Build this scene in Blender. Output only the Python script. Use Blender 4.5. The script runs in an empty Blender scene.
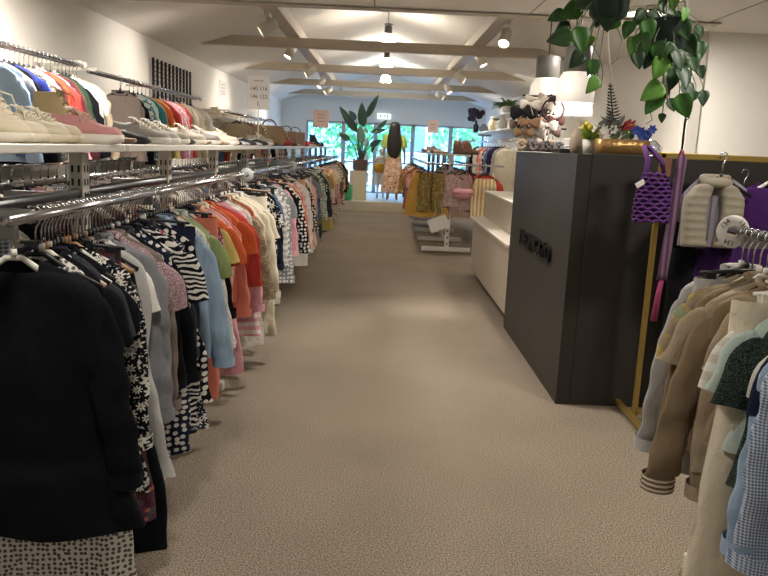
import bpy, math, random
from mathutils import Vector, Matrix, noise as mn
PI=math.pi
sc=bpy.context.scene
COL=sc.collection
rnd=random.Random(7)
# ------------------------------------------------------------------ camera
CX=Vector((.99908,-.00265,.04285)); CY=Vector((-.0416,.18717,.98145)); CZ=Vector((-.01063,-.98232,.18689))
CAM=Vector((0,0,1.4)); FPX=740.0
cd=bpy.data.cameras.new('camera'); cam=bpy.data.objects.new('camera',cd); COL.objects.link(cam)
cam.matrix_world=Matrix(((CX.x,CY.x,CZ.x,CAM.x),(CX.y,CY.y,CZ.y,CAM.y),(CX.z,CY.z,CZ.z,CAM.z),(0,0,0,1)))
cd.sensor_width=36; cd.lens=36*FPX/768; cd.clip_start=.02; cd.clip_end=200
sc.camera=cam
def at(px,py,Y):
    v=CX*(px-384)-CY*(py-288)-CZ*FPX
    return CAM+v*(Y/v.y)
# ------------------------------------------------------------------ materials
def lin(h):
    if isinstance(h,tuple): return h
    r=[int(h[i:i+2],16)/255 for i in (0,2,4)]
    return tuple((c/12.92 if c<=.04045 else ((c+.055)/1.055)**2.4) for c in r)+(1,)
MATS={}
def newmat(name):
    m=bpy.data.materials.new(name); m.use_nodes=True
    return m,m.node_tree.nodes,m.node_tree.links,m.node_tree.nodes['Principled BSDF']
def mat(name,col,rough=.5,metal=0,bump=0,bscale=80,var=0,vscale=6,emit=0,ecol=None,trans=0,spec=None,alpha=1):
    if name in MATS: return MATS[name]
    m,N,L,b=newmat(name); c=lin(col)
    b.inputs['Base Color'].default_value=c; b.inputs['Roughness'].default_value=rough; b.inputs['Metallic'].default_value=metal
    if spec is not None: b.inputs['Specular IOR Level'].default_value=spec
    tc=N.new('ShaderNodeTexCoord')
    if var:
        n=N.new('ShaderNodeTexNoise'); n.inputs['Scale'].default_value=vscale; n.inputs['Detail'].default_value=5
        L.new(tc.outputs['Object'],n.inputs['Vector'])
        mx=N.new('ShaderNodeMix'); mx.data_type='RGBA'
        mx.inputs[6].default_value=tuple(x*(1-var) for x in c[:3])+(1,); mx.inputs[7].default_value=tuple(min(1,x*(1+var)) for x in c[:3])+(1,)
        L.new(n.outputs['Fac'],mx.inputs[0]); L.new(mx.outputs[2],b.inputs['Base Color'])
    if bump:
        n=N.new('ShaderNodeTexNoise'); n.inputs['Scale'].default_value=bscale; n.inputs['Detail'].default_value=3
        L.new(tc.outputs['Object'],n.inputs['Vector'])
        bp=N.new('ShaderNodeBump'); bp.inputs['Strength'].default_value=bump; bp.inputs['Distance'].default_value=.01
        L.new(n.outputs['Fac'],bp.inputs['Height']); L.new(bp.outputs['Normal'],b.inputs['Normal'])
    if emit:
        b.inputs['Emission Color'].default_value=lin(ecol or col); b.inputs['Emission Strength'].default_value=emit
    if trans: b.inputs['Transmission Weight'].default_value=trans
    if alpha<1: b.inputs['Alpha'].default_value=alpha
    MATS[name]=m; return m
def fab(col,pat='plain',c2='e8e4da',s=1.0,c3=None):
    key=('fab',col,pat,c2,s,c3)
    if key in MATS: return MATS[key]
    m,N,L,b=newmat('fabric_'+pat); b.inputs['Roughness'].default_value=.92
    b.inputs['Specular IOR Level'].default_value=.15
    A=lin(col); B=lin(c2)
    tc=N.new('ShaderNodeTexCoord'); co=tc.outputs['Object']
    def math_(op,a,bv=None):
        n=N.new('ShaderNodeMath'); n.operation=op
        for i,v in enumerate((a,bv)):
            if v is None: continue
            if isinstance(v,(int,float)): n.inputs[i].default_value=v
            else: L.new(v,n.inputs[i])
        return n.outputs[0]
    def mix(fac,a,c):
        n=N.new('ShaderNodeMix'); n.data_type='RGBA'
        if isinstance(fac,(int,float)): n.inputs[0].default_value=fac
        else: L.new(fac,n.inputs[0])
        for i,v in ((6,a),(7,c)):
            if isinstance(v,tuple): n.inputs[i].default_value=v
            else: L.new(v,n.inputs[i])
        return n.outputs[2]
    def noise(scale,det=2,vec=co):
        n=N.new('ShaderNodeTexNoise'); n.inputs['Scale'].default_value=scale; n.inputs['Detail'].default_value=det; L.new(vec,n.inputs['Vector']); return n.outputs['Fac']
    def vor(scale,feat='F1',rand=1.0):
        n=N.new('ShaderNodeTexVoronoi'); n.voronoi_dimensions='2D'; n.feature=feat; n.inputs['Scale'].default_value=scale; n.inputs['Randomness'].default_value=rand
        mp=N.new('ShaderNodeCombineXYZ'); mp.label='flat'; L.new(X,mp.inputs[0]); L.new(Z,mp.inputs[1]); L.new(mp.outputs[0],n.inputs['Vector'])
        return n
    sep=N.new('ShaderNodeSeparateXYZ'); L.new(co,sep.inputs[0]); X,Yy,Z=sep.outputs
    col_out=A
    if pat in('stripe','vstripe'):
        w=math_('FRACT',math_('MULTIPLY',(Z if pat=='stripe' else X),22*s)); f=math_('GREATER_THAN',w,.5); col_out=mix(f,A,B)
    elif pat=='check':
        fx=math_('GREATER_THAN',math_('FRACT',math_('MULTIPLY',X,70*s)),.5); fz=math_('GREATER_THAN',math_('FRACT',math_('MULTIPLY',Z,70*s)),.5)
        col_out=mix(math_('MULTIPLY',math_('ADD',fx,fz),.5),A,B)
    elif pat=='dots':
        v=vor(34*s,rand=.45); col_out=mix(math_('LESS_THAN',v.outputs['Distance'],.34),A,B)
    elif pat=='floral':
        v=vor(17*s,rand=.8); mp=[n for n in N if n.label=='flat'][-1]
        sb=N.new('ShaderNodeVectorMath'); sb.operation='SUBTRACT'; L.new(mp.outputs[0],sb.inputs[0]); L.new(v.outputs['Position'],sb.inputs[1])
        s3=N.new('ShaderNodeSeparateXYZ'); L.new(sb.outputs[0],s3.inputs[0]); d=v.outputs['Distance']
        an=math_('ARCTAN2',s3.outputs[1],s3.outputs[0]); sel=N.new('ShaderNodeSeparateColor'); L.new(v.outputs['Color'],sel.inputs[0])
        pet=math_('MULTIPLY',math_('SINE',math_('MULTIPLY',an,math_('ADD',math_('ROUND',math_('MULTIPLY',sel.outputs[1],5)),5))),.11)
        rad=math_('ADD',math_('ADD',pet,.22),math_('MULTIPLY',sel.outputs[2],.2))
        fac=math_('MULTIPLY',math_('LESS_THAN',d,rad),math_('GREATER_THAN',d,.1)); dot=math_('LESS_THAN',d,.05); rim=math_('MULTIPLY',math_('GREATER_THAN',d,.5),math_('GREATER_THAN',noise(70*s),.58))
        col_out=mix(math_('MINIMUM',math_('ADD',math_('ADD',fac,dot),rim),1.0),A,B)
        if c3: col_out=mix(math_('MULTIPLY',math_('GREATER_THAN',sel.outputs[0],.5),math_('LESS_THAN',d,.2)),col_out,lin(c3))
    elif pat=='paisley':
        v=vor(17*s); d=v.outputs['Distance']
        ring=math_('SINE',math_('MULTIPLY',d,30 if pat=='floral' else 22))
        petal=math_('GREATER_THAN',math_('ADD',ring,math_('MULTIPLY',noise(60*s),.9)),.62)
        inn=math_('LESS_THAN',d,.62)
        col_out=mix(math_('MULTIPLY',petal,inn),A,B)
        if c3:
            sel=N.new('ShaderNodeSeparateColor'); L.new(v.outputs['Color'],sel.inputs[0])
            g=math_('MULTIPLY',math_('GREATER_THAN',sel.outputs[0],.5),math_('LESS_THAN',d,.34)); col_out=mix(g,col_out,lin(c3))
    elif pat=='leopard':
        v=vor(48*s); n=noise(40*s); d=math_('ADD',v.outputs['Distance'],math_('MULTIPLY',n,.35))
        r=math_('MULTIPLY',math_('GREATER_THAN',d,.42),math_('LESS_THAN',d,.62)); col_out=mix(r,A,B)
    elif pat=='zebra':
        n=N.new('ShaderNodeTexWave'); n.inputs['Scale'].default_value=16*s; n.inputs['Distortion'].default_value=9; n.inputs['Detail'].default_value=1.5; n.bands_direction='Z'
        L.new(co,n.inputs['Vector']); col_out=mix(math_('GREATER_THAN',n.outputs['Fac'],.55),A,B)
    elif pat=='speckle':
        col_out=mix(math_('GREATER_THAN',noise(260*s,1),.56),A,B)
    elif pat=='denim':
        col_out=mix(math_('MULTIPLY',noise(9,4),.75),A,B)
    elif pat=='knit':
        f=math_('MULTIPLY',math_('FRACT',math_('MULTIPLY',X,90*s)),.45); col_out=mix(f,A,tuple(x*.45 for x in A[:3])+(1,))
    dark=tuple(x*.86 for x in A[:3])+(1,)
    vn=noise(4,3)
    col_out=mix(math_('MULTIPLY',vn,.35),col_out,dark)
    L.new(col_out,b.inputs['Base Color'])
    bp=N.new('ShaderNodeBump'); bp.inputs['Strength'].default_value=.8; bp.inputs['Distance'].default_value=.03
    mp=N.new('ShaderNodeMapping'); mp.inputs['Scale'].default_value=(1,1,.45); L.new(co,mp.inputs['Vector'])
    h=math_('ADD',noise(14,3,mp.outputs[0]),math_('MULTIPLY',noise(420,1),.12))
    L.new(h,bp.inputs['Height']); L.new(bp.outputs['Normal'],b.inputs['Normal'])
    MATS[key]=m; return m
WHITE=mat('white_metal','cfcabd',.45); CHROME=mat('chrome','b9b9bb',.22,1); STEEL=mat('steel_tube','8f8f90',.35,1)
BLACKP=mat('black_plastic','141416',.4); WHITEP=mat('white_plastic','d9d6cc',.4); WOODP=mat('wood_hanger','b48d62',.45,var=.15)
SLOT=mat('slot_dark','2c2b29',.8)
# ------------------------------------------------------------------ mesh builder
class MB:
    def __init__(s): s.v=[]; s.f=[]; s.m=[]; s.sm=[]
    def add(s,vs,fs,mi=0,smooth=True):
        o=len(s.v); s.v+= [tuple(p) for p in vs]
        for f in fs: s.f.append(tuple(i+o for i in f)); s.m.append(mi); s.sm.append(smooth)
        return s
    def box(s,c,d,rot=None,mi=0):
        x,y,z=(k/2 for k in d); vs=[Vector((a*x,b*y,e*z)) for a in(-1,1) for b in(-1,1) for e in(-1,1)]
        if rot: vs=[rot@q for q in vs]
        c=Vector(c); return s.add([q+c for q in vs],[(0,1,3,2),(4,6,7,5),(0,4,5,1),(2,3,7,6),(0,2,6,4),(1,5,7,3)],mi,False)
    def rings(s,R,closed=True,cap=(False,False),mi=0,smooth=True):
        n=len(R[0]); vs=[p for r in R for p in r]; fs=[]
        for i in range(len(R)-1):
            for j in range(n if closed else n-1):
                k=(j+1)%n; fs.append((i*n+j,i*n+k,(i+1)*n+k,(i+1)*n+j))
        if cap[0]: fs.append(tuple(range(n))[::-1])
        if cap[1]: fs.append(tuple((len(R)-1)*n+j for j in range(n)))
        return s.add(vs,fs,mi,smooth)
    def tube(s,pts,r,n=6,cap=True,mi=0,flat=1.0,up=None):
        pts=[Vector(p) for p in pts]; R=[]
        rr=r if isinstance(r,(list,tuple)) else [r]*len(pts)
        pa=None
        for i,p in enumerate(pts):
            t=(pts[min(i+1,len(pts)-1)]-pts[max(i-1,0)])
            if t.length<1e-9: t=Vector((0,0,1))
            t.normalize()
            if pa is None:
                a=Vector(up) if up else (Vector((0,0,1)) if abs(t.z)<.9 else Vector((0,1,0)))
            else: a=pa
            u=(a-t*a.dot(t)); 
            if u.length<1e-6: u=Vector((1,0,0))-t*t.x
            u.normalize(); w=t.cross(u); pa=u
            R.append([p+u*(rr[i]*math.cos(2*PI*j/n))+w*(rr[i]*flat*math.sin(2*PI*j/n)) for j in range(n)])
        return s.rings(R,True,(cap,cap),mi)
    def lathe(s,prof,n=16,c=(0,0,0),cap=(True,True),mi=0,ax='z'):
        R=[]
        for r,z in prof:
            ring=[]
            for j in range(n):
                a=2*PI*j/n; p=(r*math.cos(a),r*math.sin(a),z)
                if ax=='x': p=(z,p[0],p[1])
                if ax=='y': p=(p[1],z,p[0])
                ring.append((p[0]+c[0],p[1]+c[1],p[2]+c[2]))
            R.append(ring)
        return s.rings(R,True,cap,mi)
    def ball(s,c,r,n=10,sc=(1,1,1),mi=0):
        R=[]
        for i in range(n//2+1):
            t=PI*i/(n//2); q=max(math.sin(t),.02)
            R.append([(c[0]+r*sc[0]*q*math.cos(2*PI*j/n),c[1]+r*sc[1]*q*math.sin(2*PI*j/n),c[2]-r*sc[2]*math.cos(t)) for j in range(n)])
        return s.rings(R,True,(True,True),mi)
    def mesh(s,name):
        me=bpy.data.meshes.new(name); me.from_pydata(s.v,[],s.f)
        me.polygons.foreach_set('material_index',s.m); me.polygons.foreach_set('use_smooth',s.sm); me.update()
        return me
    def build(s,name,m,parent=None,loc=None,bevel=0,sub=0,solid=0):
        me=s.mesh(name)
        for k in (m if isinstance(m,(list,tuple)) else [m]): me.materials.append(k)
        o=bpy.data.objects.new(name,me); COL.objects.link(o)
        if parent: o.parent=parent
        if loc is not None: o.location=loc
        if bevel:
            b=o.modifiers.new('bevel','BEVEL'); b.width=bevel; b.segments=2; b.limit_method='ANGLE'
        if solid:
            b=o.modifiers.new('solid','SOLIDIFY'); b.thickness=solid; b.offset=0
        if sub:
            b=o.modifiers.new('sub','SUBSURF'); b.levels=sub; b.render_levels=sub
        return o
def tag(o,label=None,cat=None,group=None,kind=None):
    if label: o['label']=label
    if cat: o['category']=cat
    if group: o['group']=group
    if kind: o['kind']=kind
    return o
def empty(name,loc=(0,0,0),rz=0,label=None,cat=None,group=None):
    o=bpy.data.objects.new(name,None); COL.objects.link(o); o.location=loc; o.rotation_euler=(0,0,rz); o.empty_display_size=.1
    return tag(o,label,cat,group)
def children(o): return [c for c in COL.objects if c.parent==o]
def copy_tree(o,parent=None,mats=None):
    c=o.copy(); COL.objects.link(c); c.parent=parent
    for ch in children(o): copy_tree(ch,c)
    return c
def boxthing(name,c,d,m,label,cat,bevel=.004,group=None):
    base=Vector(c)-Vector((0,0,d[2]/2))
    return tag(MB().box((0,0,d[2]/2),d).build(name,m,None,base,bevel=bevel),label,cat,group)
def arc(c,r,a0,a1,n,plane='xz'):
    out=[]
    for i in range(n+1):
        a=math.radians(a0+(a1-a0)*i/n); u,w=r*math.cos(a),r*math.sin(a)
        out.append((c[0]+u,c[1],c[2]+w) if plane=='xz' else ((c[0],c[1]+u,c[2]+w) if plane=='yz' else (c[0]+u,c[1]+w,c[2])))
    return out
def text(s,size,m,parent,loc,rot,name='lettering',ext=.002,align='CENTER'):
    cu=bpy.data.curves.new(name,'FONT'); cu.body=s; cu.size=size; cu.extrude=ext; cu.align_x=align; cu.align_y='CENTER'; cu.resolution_u=3
    t=bpy.data.objects.new(name,cu); COL.objects.link(t)
    dg=bpy.context.evaluated_depsgraph_get(); me=bpy.data.meshes.new_from_object(t.evaluated_get(dg)); bpy.data.objects.remove(t)
    o=bpy.data.objects.new(name,me); COL.objects.link(o); me.materials.clear(); me.materials.append(m); o.parent=parent; o.location=loc; o.rotation_euler=rot
    return o
# ------------------------------------------------------------------ the shell
def carpet():
    m,N,L,b=newmat('carpet_pile'); b.inputs['Roughness'].default_value=1; b.inputs['Specular IOR Level'].default_value=.05
    tc=N.new('ShaderNodeTexCoord')
    n=N.new('ShaderNodeTexNoise'); n.inputs['Scale'].default_value=165; n.inputs['Detail'].default_value=2; n.inputs['Roughness'].default_value=.8
    w=N.new('ShaderNodeTexNoise'); w.inputs['Scale'].default_value=1.3; w.inputs['Detail'].default_value=4
    L.new(tc.outputs['Object'],n.inputs['Vector']); L.new(tc.outputs['Object'],w.inputs['Vector'])
    r=N.new('ShaderNodeValToRGB'); r.color_ramp.elements[0].position=.33; r.color_ramp.elements[1].position=.67
    r.color_ramp.elements[0].color=lin('413931'); r.color_ramp.elements[1].color=lin('baab97'); L.new(n.outputs['Fac'],r.inputs[0])
    mx=N.new('ShaderNodeMix'); mx.data_type='RGBA'; mx.blend_type='MULTIPLY'; mx.inputs[0].default_value=.35
    L.new(r.outputs[0],mx.inputs[6]); L.new(w.outputs['Color'],mx.inputs[7])
    r2=N.new('ShaderNodeValToRGB'); r2.color_ramp.elements[0].color=(.55,.55,.55,1); r2.color_ramp.elements[1].color=(1,1,1,1); r2.color_ramp.elements[0].position=.3; r2.color_ramp.elements[1].position=.65
    L.new(w.outputs['Fac'],r2.inputs[0]); L.new(r2.outputs[0],mx.inputs[7]); L.new(mx.outputs[2],b.inputs['Base Color'])
    bp=N.new('ShaderNodeBump'); bp.inputs['Strength'].default_value=.8; bp.inputs['Distance'].default_value=.006; L.new(n.outputs['Fac'],bp.inputs['Height']); L.new(bp.outputs[0],b.inputs['Normal'])
    return m
WALL=mat('wall_paint','e6e2d9',.85,bump=.05,bscale=60,var=.03); CEIL=mat('ceiling_paint','e2ded6',.85,bump=.04,bscale=30,var=.04)
BEAM=mat('beam_paint','b5ab9a',.6,var=.06,vscale=3); FRAME=mat('window_frame_paint','9aa3ad',.5)
def struct(o): o['kind']='structure'; return o
WXL,WXR,NXR,YB,YF,YJ,EA,RG=-2.6,2.6,4.6,19.4,-2.6,6.5,2.47,3.25
struct(MB().box((1,8.4,-.05),(7.4,22.2,.1)).build('floor',carpet()))
struct(MB().box((WXL-.05,8.4,1.5),(.1,22.2,3.0)).build('wall_left',WALL))
struct(MB().box((WXR+.05,13.0,1.5),(.1,13.0,3.0)).box((3.65,YJ,1.3),(2.1,.1,2.6)).box((NXR+.05,2,1.3),(.1,9.1,2.6)).build('wall_right',WALL))
struct(MB().box((1,YF-.05,1.3),(7.4,.1,2.6)).build('wall_front',WALL))
# back wall: gable above the shop window, low sill, a pier at the left
wb=MB(); wb.add([(WXL,YB,2.0),(WXR,YB,2.0),(WXR,YB,EA),(0,YB,RG),(WXL,YB,EA),(WXL,YB+.12,2.0),(WXR,YB+.12,2.0),(WXR,YB+.12,EA),(0,YB+.12,RG),(WXL,YB+.12,EA)],
   [(0,1,2,3,4),(9,8,7,6,5),(0,5,6,1),(1,6,7,2),(2,7,8,3),(3,8,9,4),(4,9,5,0)],0,False)
wb.box((WXL+.32,YB+.06,1.0),(.64,.12,2.0)).box((.3,YB+.06,.1),(4.6,.12,.2))
struct(wb.build('wall_back',mat('back_wall_paint','d3d8dc',.8)))
cl=MB()
for a,b_ in(((WXL,EA),(0,RG)),((0,RG),(WXR,EA))):
    (x0,z0),(x1,z1)=a,b_; y0,y1=6.0,YB+.12
    cl.add([(x0,y0,z0),(x1,y0,z1),(x1,y1,z1),(x0,y1,z0),(x0,y0,z0+.08),(x1,y0,z1+.08),(x1,y1,z1+.08),(x0,y1,z0+.08)],[(0,1,2,3),(7,6,5,4),(0,4,5,1),(1,5,6,2),(2,6,7,3),(3,7,4,0)],0,False)
cl.box((1,1.75,2.5),(7.4,8.6,.08)).box((3.6,6.3,2.5),(2.0,.5,.08))
cl.add([(WXL,6.05,2.46),(WXR,6.05,2.46),(WXR,6.05,3.36),(WXL,6.05,3.36),(WXL,6.0,2.46),(WXR,6.0,2.46),(WXR,6.0,3.36),(WXL,6.0,3.36)],[(0,1,2,3),(7,6,5,4),(0,4,5,1)],0,False)
struct(cl.build('ceiling',CEIL))
# ceiling tile seams of the flat ceiling
g=MB()
for x in (-1.3,-.1,1.1,2.5,3.7): g.box((x,1.8,2.459),(.012,8.4,.004))
for y in (-1,.4,1.8,3.2,4.6): g.box((1,y,2.459),(7.2,.012,.004))
struct(g.build('trim_1',mat('seam_grey','a39c90',.9)))  # thin grey strips for the tile joints
n=2
struct(MB().box((0,6.1,2.52),(5.2,.13,.14)).build('trim_2',BEAM,bevel=.006)); n=3
for y in (9.55,12.5,15.4,18.2):
    struct(MB().box((0,y+.05,2.62),(4.9,.11,.12)).build('trim_%d'%n,BEAM,bevel=.006)); n+=1
for s in(-1,1):
    struct(MB().box((s*1.13,12.7,2.745),(.13,13.2,.13)).build('trim_%d'%n,BEAM,bevel=.005)); n+=1
struct(MB().box((WXR+.035,YJ-.06,1.23),(.09,.02,2.44)).build('trim_%d'%n,mat('edge_trim','bdb8ae',.6)))
struct(MB().box((WXL+.01,8.4,.05),(.02,22,.1)).build('baseboard_left',WHITE))
# shop window at the back
GL=None
def glass():
    m=bpy.data.materials.new('window_glass'); m.use_nodes=True; N=m.node_tree.nodes; L=m.node_tree.links; N.clear()
    o=N.new('ShaderNodeOutputMaterial'); t=N.new('ShaderNodeBsdfTransparent'); t.inputs[0].default_value=(.86,.95,1,1); g=N.new('ShaderNodeBsdfGlossy'); g.inputs['Roughness'].default_value=.03
    mx=N.new('ShaderNodeMixShader'); mx.inputs[0].default_value=.06; L.new(t.outputs[0],mx.inputs[1]); L.new(g.outputs[0],mx.inputs[2]); L.new(mx.outputs[0],o.inputs[0]); return m
GL=glass()
xs=[-1.96,-1.0,-.18,.78,1.75,2.6]
for i in range(5):
    x0,x1=xs[i],xs[i+1]; f=MB()
    for x in(x0+.025,x1-.025): f.box((x,YB+.05,1.1),(.05,.07,1.8))
    for z in(.225,1.975): f.box(((x0+x1)/2,YB+.05,z),(x1-x0,.07,.05))
    if i in(1,2): f.box(((x0+x1)/2,YB+.05,1.0),(x1-x0,.06,.04))
    w=struct(f.build('window_%d'%(i+1),FRAME)); MB().box(((x0+x1)/2,YB+.05,1.1),(x1-x0-.1,.012,1.7)).build('window_pane',GL,w)
# ------------------------------------------------------------------ outside
o=MB().box((0,34,-.1),(60,29,.1)).build('pavement',mat('pavement_stone','a9b0ba',.9,var=.1,vscale=2)); struct(o)
struct(MB().box((0,25.5,-.04),(60,4,.03)).build('road',mat('road_asphalt','7e92b5',.9,var=.1)))
rl=empty('street_railing',(0,22.6,-.05),0,'white street railing running across outside the shop window','railing')
for z in(.35,.7,1.0): MB().box((0,0,z),(9,.05,.06)).build('rail_bar',WHITE,rl)
for k in range(7): MB().box((-4.4+k*1.46,0,.52),(.07,.07,1.04)).build('railing_post',WHITE,rl)
def tree(x,y,h,cr,label,seed,colr):
    r=random.Random(seed); t=empty('street_tree',(x,y,-.05),0,label,'tree','trees across the street')
    MB().tube([(0,0,0),(.05,0,h*.4),(-.03,.05,h*.75)],[.14,.11,.05],8).build('trunk',mat('bark','5a4a3c',.9,bump=.3,bscale=20),t)
    f=MB()
    for i in range(1500):
        a=r.uniform(0,2*PI); u=r.uniform(-1,1); q=r.random()**.4; p=Vector((cr*q*math.sqrt(1-u*u)*math.cos(a),cr*q*math.sqrt(1-u*u)*math.sin(a),h*.72+cr*.95*q*u))
        d=Vector((r.gauss(0,1),r.gauss(0,1),r.gauss(0,1))).normalized(); e=d.orthogonal().normalized(); s=.16*r.uniform(.7,1.3)
        f.add([p-e*s*.5,p+d*s*.6,p+e*s*.5,p-d*s*.6],[(0,1,2,3)],0,False)
    f.build('foliage',mat('tree_leaf_'+colr,colr,.7,var=.3,vscale=3),t)
tree(-.6,27,3.4,1.9,'broad green street tree seen above the tall potted plant','1','3d8a4c')
tree(3.4,28.5,3.2,1.7,'light green street tree seen right of the long haired mannequin','2','5fb070')
tree(-4.2,30,3.6,2.0,'green street tree seen at left end of the shop window','3','5a9c68')
tree(6,30,3.6,2.0,'green street tree seen at right end of the shop window','4','5a9c68')
bd=empty('apartment_building',(0,40,-.05),0,'pale blue building across the street behind the trees','building')
MB().box((0,0,4.5),(40,4,9)).build('facade',mat('blue_render','7fb2e0',.8),bd)
for k in range(12):
    w=MB().box((-16.5+k*3,-2.01,1.9),(1.5,.08,1.5)).build('window',mat('far_window_frame','d8e4ee',.5),bd); MB().box((-16.5+k*3,-2.06,1.9),(1.3,.03,1.3)).build('pane',mat('far_pane','5a80b0',.1),w)
# ------------------------------------------------------------------ hangers and garments
def hook_pts(zn=-.1):
    return [(-.017,0,-.014)]+arc((0,0,0),.0168,170,-20,8)+[(.012,0,-.022),(.003,0,-.036),(0,0,-.05),(0,0,zn)]
HOOKME=MB().tube(hook_pts(),.0026,5).mesh('hook'); HOOKME.materials.append(CHROME)
def hanger_body(mb,W=.19,clip=False,th=.009):
    n=7
    if clip:
        mb.tube([(-W,0,-.115),(0,0,-.105),(W,0,-.115)],.006,6)
        for s in(-1,1): mb.box((s*W*.8,0,-.135),(.03,.022,.045))
    else:
        mb.tube([(-W,0,-.196),(-W*.7,0,-.17),(-W*.35,0,-.136),(-.02,0,-.108),(.02,0,-.108),(W*.35,0,-.136),(W*.7,0,-.17),(W,0,-.196)],[th,th*1.3,th*1.25,th,th,th*1.25,th*1.3,th],8,flat=.55,up=(0,0,1))
        mb.tube([(-W*.8,0,-.186),(W*.8,0,-.186)],.004,5)
        mb.tube([(0,0,-.085),(0,0,-.105)],.008,8)
    return mb
HB={}
for nm,m in(('black',BLACKP),('white',WHITEP),('wooden',WOODP)):
    for cp in(0,1):
        me=hanger_body(MB(),.165,cp,.0075).mesh('clothes_hanger'); me.materials.append(m); HB[nm,cp]=me
        mb=hanger_body(MB(),.165,cp,.0075); mb.tube(hook_pts(),.0026,4,mi=1); me=mb.mesh('clothes_hanger'); me.materials.append(m); me.materials.append(CHROME); HB[nm,cp,'far']=me
def ring(w,t,z,n,y0=0,x0=0,p=.75):
    out=[]
    for j in range(n):
        a=2*PI*j/n; c,s=math.cos(a),math.sin(a)
        out.append([x0+w*math.copysign(abs(c)**p,c),y0+t*math.copysign(abs(s)**.9,s),z])
    return out
def crumple(R,r,a,fx=9.0,fz=5.0):
    o=Vector((r.uniform(0,50),r.uniform(0,50),r.uniform(0,50)))
    for rg in R:
        for q in rg:
            v=mn.noise_vector(Vector((q[0]*fx,q[1]*6,q[2]*fz))+o); w=mn.noise_vector(Vector((q[0]*fx*2.6,q[1]*9,q[2]*fz*2.4))+o)
            q[0]+=a*(.55*v.x+.35*w.x); q[1]+=a*(v.y+.55*w.y); q[2]+=a*.5*v.z
    return R
def folds(R,r,amp,z0,z1,k=None):
    k=k or r.uniform(16,30); k2=r.uniform(40,60); p1=r.uniform(0,6); p2=r.uniform(0,6); lean=r.uniform(-.4,.4)
    for rg in R:
        for q in rg:
            t=min(max((z0-q[2])/(z0-z1+1e-6),0),1); t=t**.8
            q[1]+=amp*t*(math.sin(k*q[0]+p1+lean*q[2]*8)+.45*math.sin(k2*q[0]+p2))
            q[0]+=amp*.5*t*math.sin(q[2]*17+p2)
            q[2]+=amp*.35*t*math.sin(k*.6*q[0]+p2)
    return R
def body(mb,r,W,L,flare=1.1,th=.03,amp=.012,n=26,neck=.06,waist=1.0,slope=.075,straps=False,mi=0,peplum=False):
    zt=-.112; R=[]
    if straps:
        R.append(ring(W*.8,th*.7,-.17,n))
        R.append(ring(W*.86,th*.9,-.2,n))
    else:
        R.append(ring(neck,th*.5,zt,n)); R.append(ring(neck+(W-neck)*.45,th*.7,zt-slope*.36,n)); R.append(ring(W*.86,th*.9,zt-slope*.78,n)); R.append(ring(W*.97,th,zt-slope*1.12,n)); slope=slope*1.3
    za=zt-slope-.05; zb=-.11-L; K=max(8,int(L/.04))
    for i in range(1,K+1):
        t=i/K; w=W*(1+(flare-1)*t)
        if waist!=1.0: w*=1-(1-waist)*math.exp(-((t-.38)/.18)**2)
        tk=th*(1+.25*math.sin(PI*min(t*1.3,1))+ (flare-1)*.5*t)
        if peplum and t>.72: w*=1+.1*(t-.72)/.28; tk*=1.5
        R.append(ring(w,tk,za+(zb-za)*t,n))
    # neckline dips at the front (the -y side)
    if not straps:
        for q in R[0]:
            if q[1]<0: q[2]-=.03
    folds(R,r,amp,za+.05,zb); crumple(R[2:],r,amp*1.5)
    return mb.rings(R,True,(False,False),mi)
def sleeve(mb,r,s,W,length,ang,r0=.06,r1=.044,th=.38,slope=.075,mi=0,bend=0,puff=0):
    a=math.radians(ang); p=Vector((s*(W-.045),0,-.112-slope-.02)); K=max(4,int(length/.035)); R=[]
    ph=r.uniform(0,6)
    for i in range(K+1):
        t=i/K; aa=a*(1.25-.8*t)-bend*t; d=Vector((s*math.sin(aa),r.uniform(-.16,.16),-math.cos(aa)))
        if i: p=p+d*(length/K)
        side=Vector((s*math.cos(aa),0,math.sin(aa))); rr=(r0+(r1-r0)*t+puff*math.sin(PI*t)+.005*math.sin(i*2.1+ph))*(.55 if i==0 else .85 if i==1 else 1)
        R.append([p+side*(rr*math.cos(2*PI*j/12))+Vector((0,1,0))*(rr*th*math.sin(2*PI*j/12)) for j in range(12)])
    crumple(R[1:],r,.02,14,15); return mb.rings(R,True,(True,False),mi),p
def legs(mb,r,W,L,th,flare=.9,amp=.006,mi=0,z0=-.135):
    for s in(-1,1):
        R=[]
        K=10
        for i in range(K+1):
            t=i/K; z=z0-L*t
            if t<.3: w=W*.5*(1+.08*t/.3); cx=s*W*.5
            else: u=(t-.3)/.7; w=W*.54*(1+(flare-1)*u); cx=s*(W*.5+.012*u)
            R.append(ring(w,th,z,16,0,cx,.8))
        folds(R,r,amp,z0,z0-L); crumple(R[1:],r,amp*1.6); mb.rings(R,True,(False,False),mi)
    return mb
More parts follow.
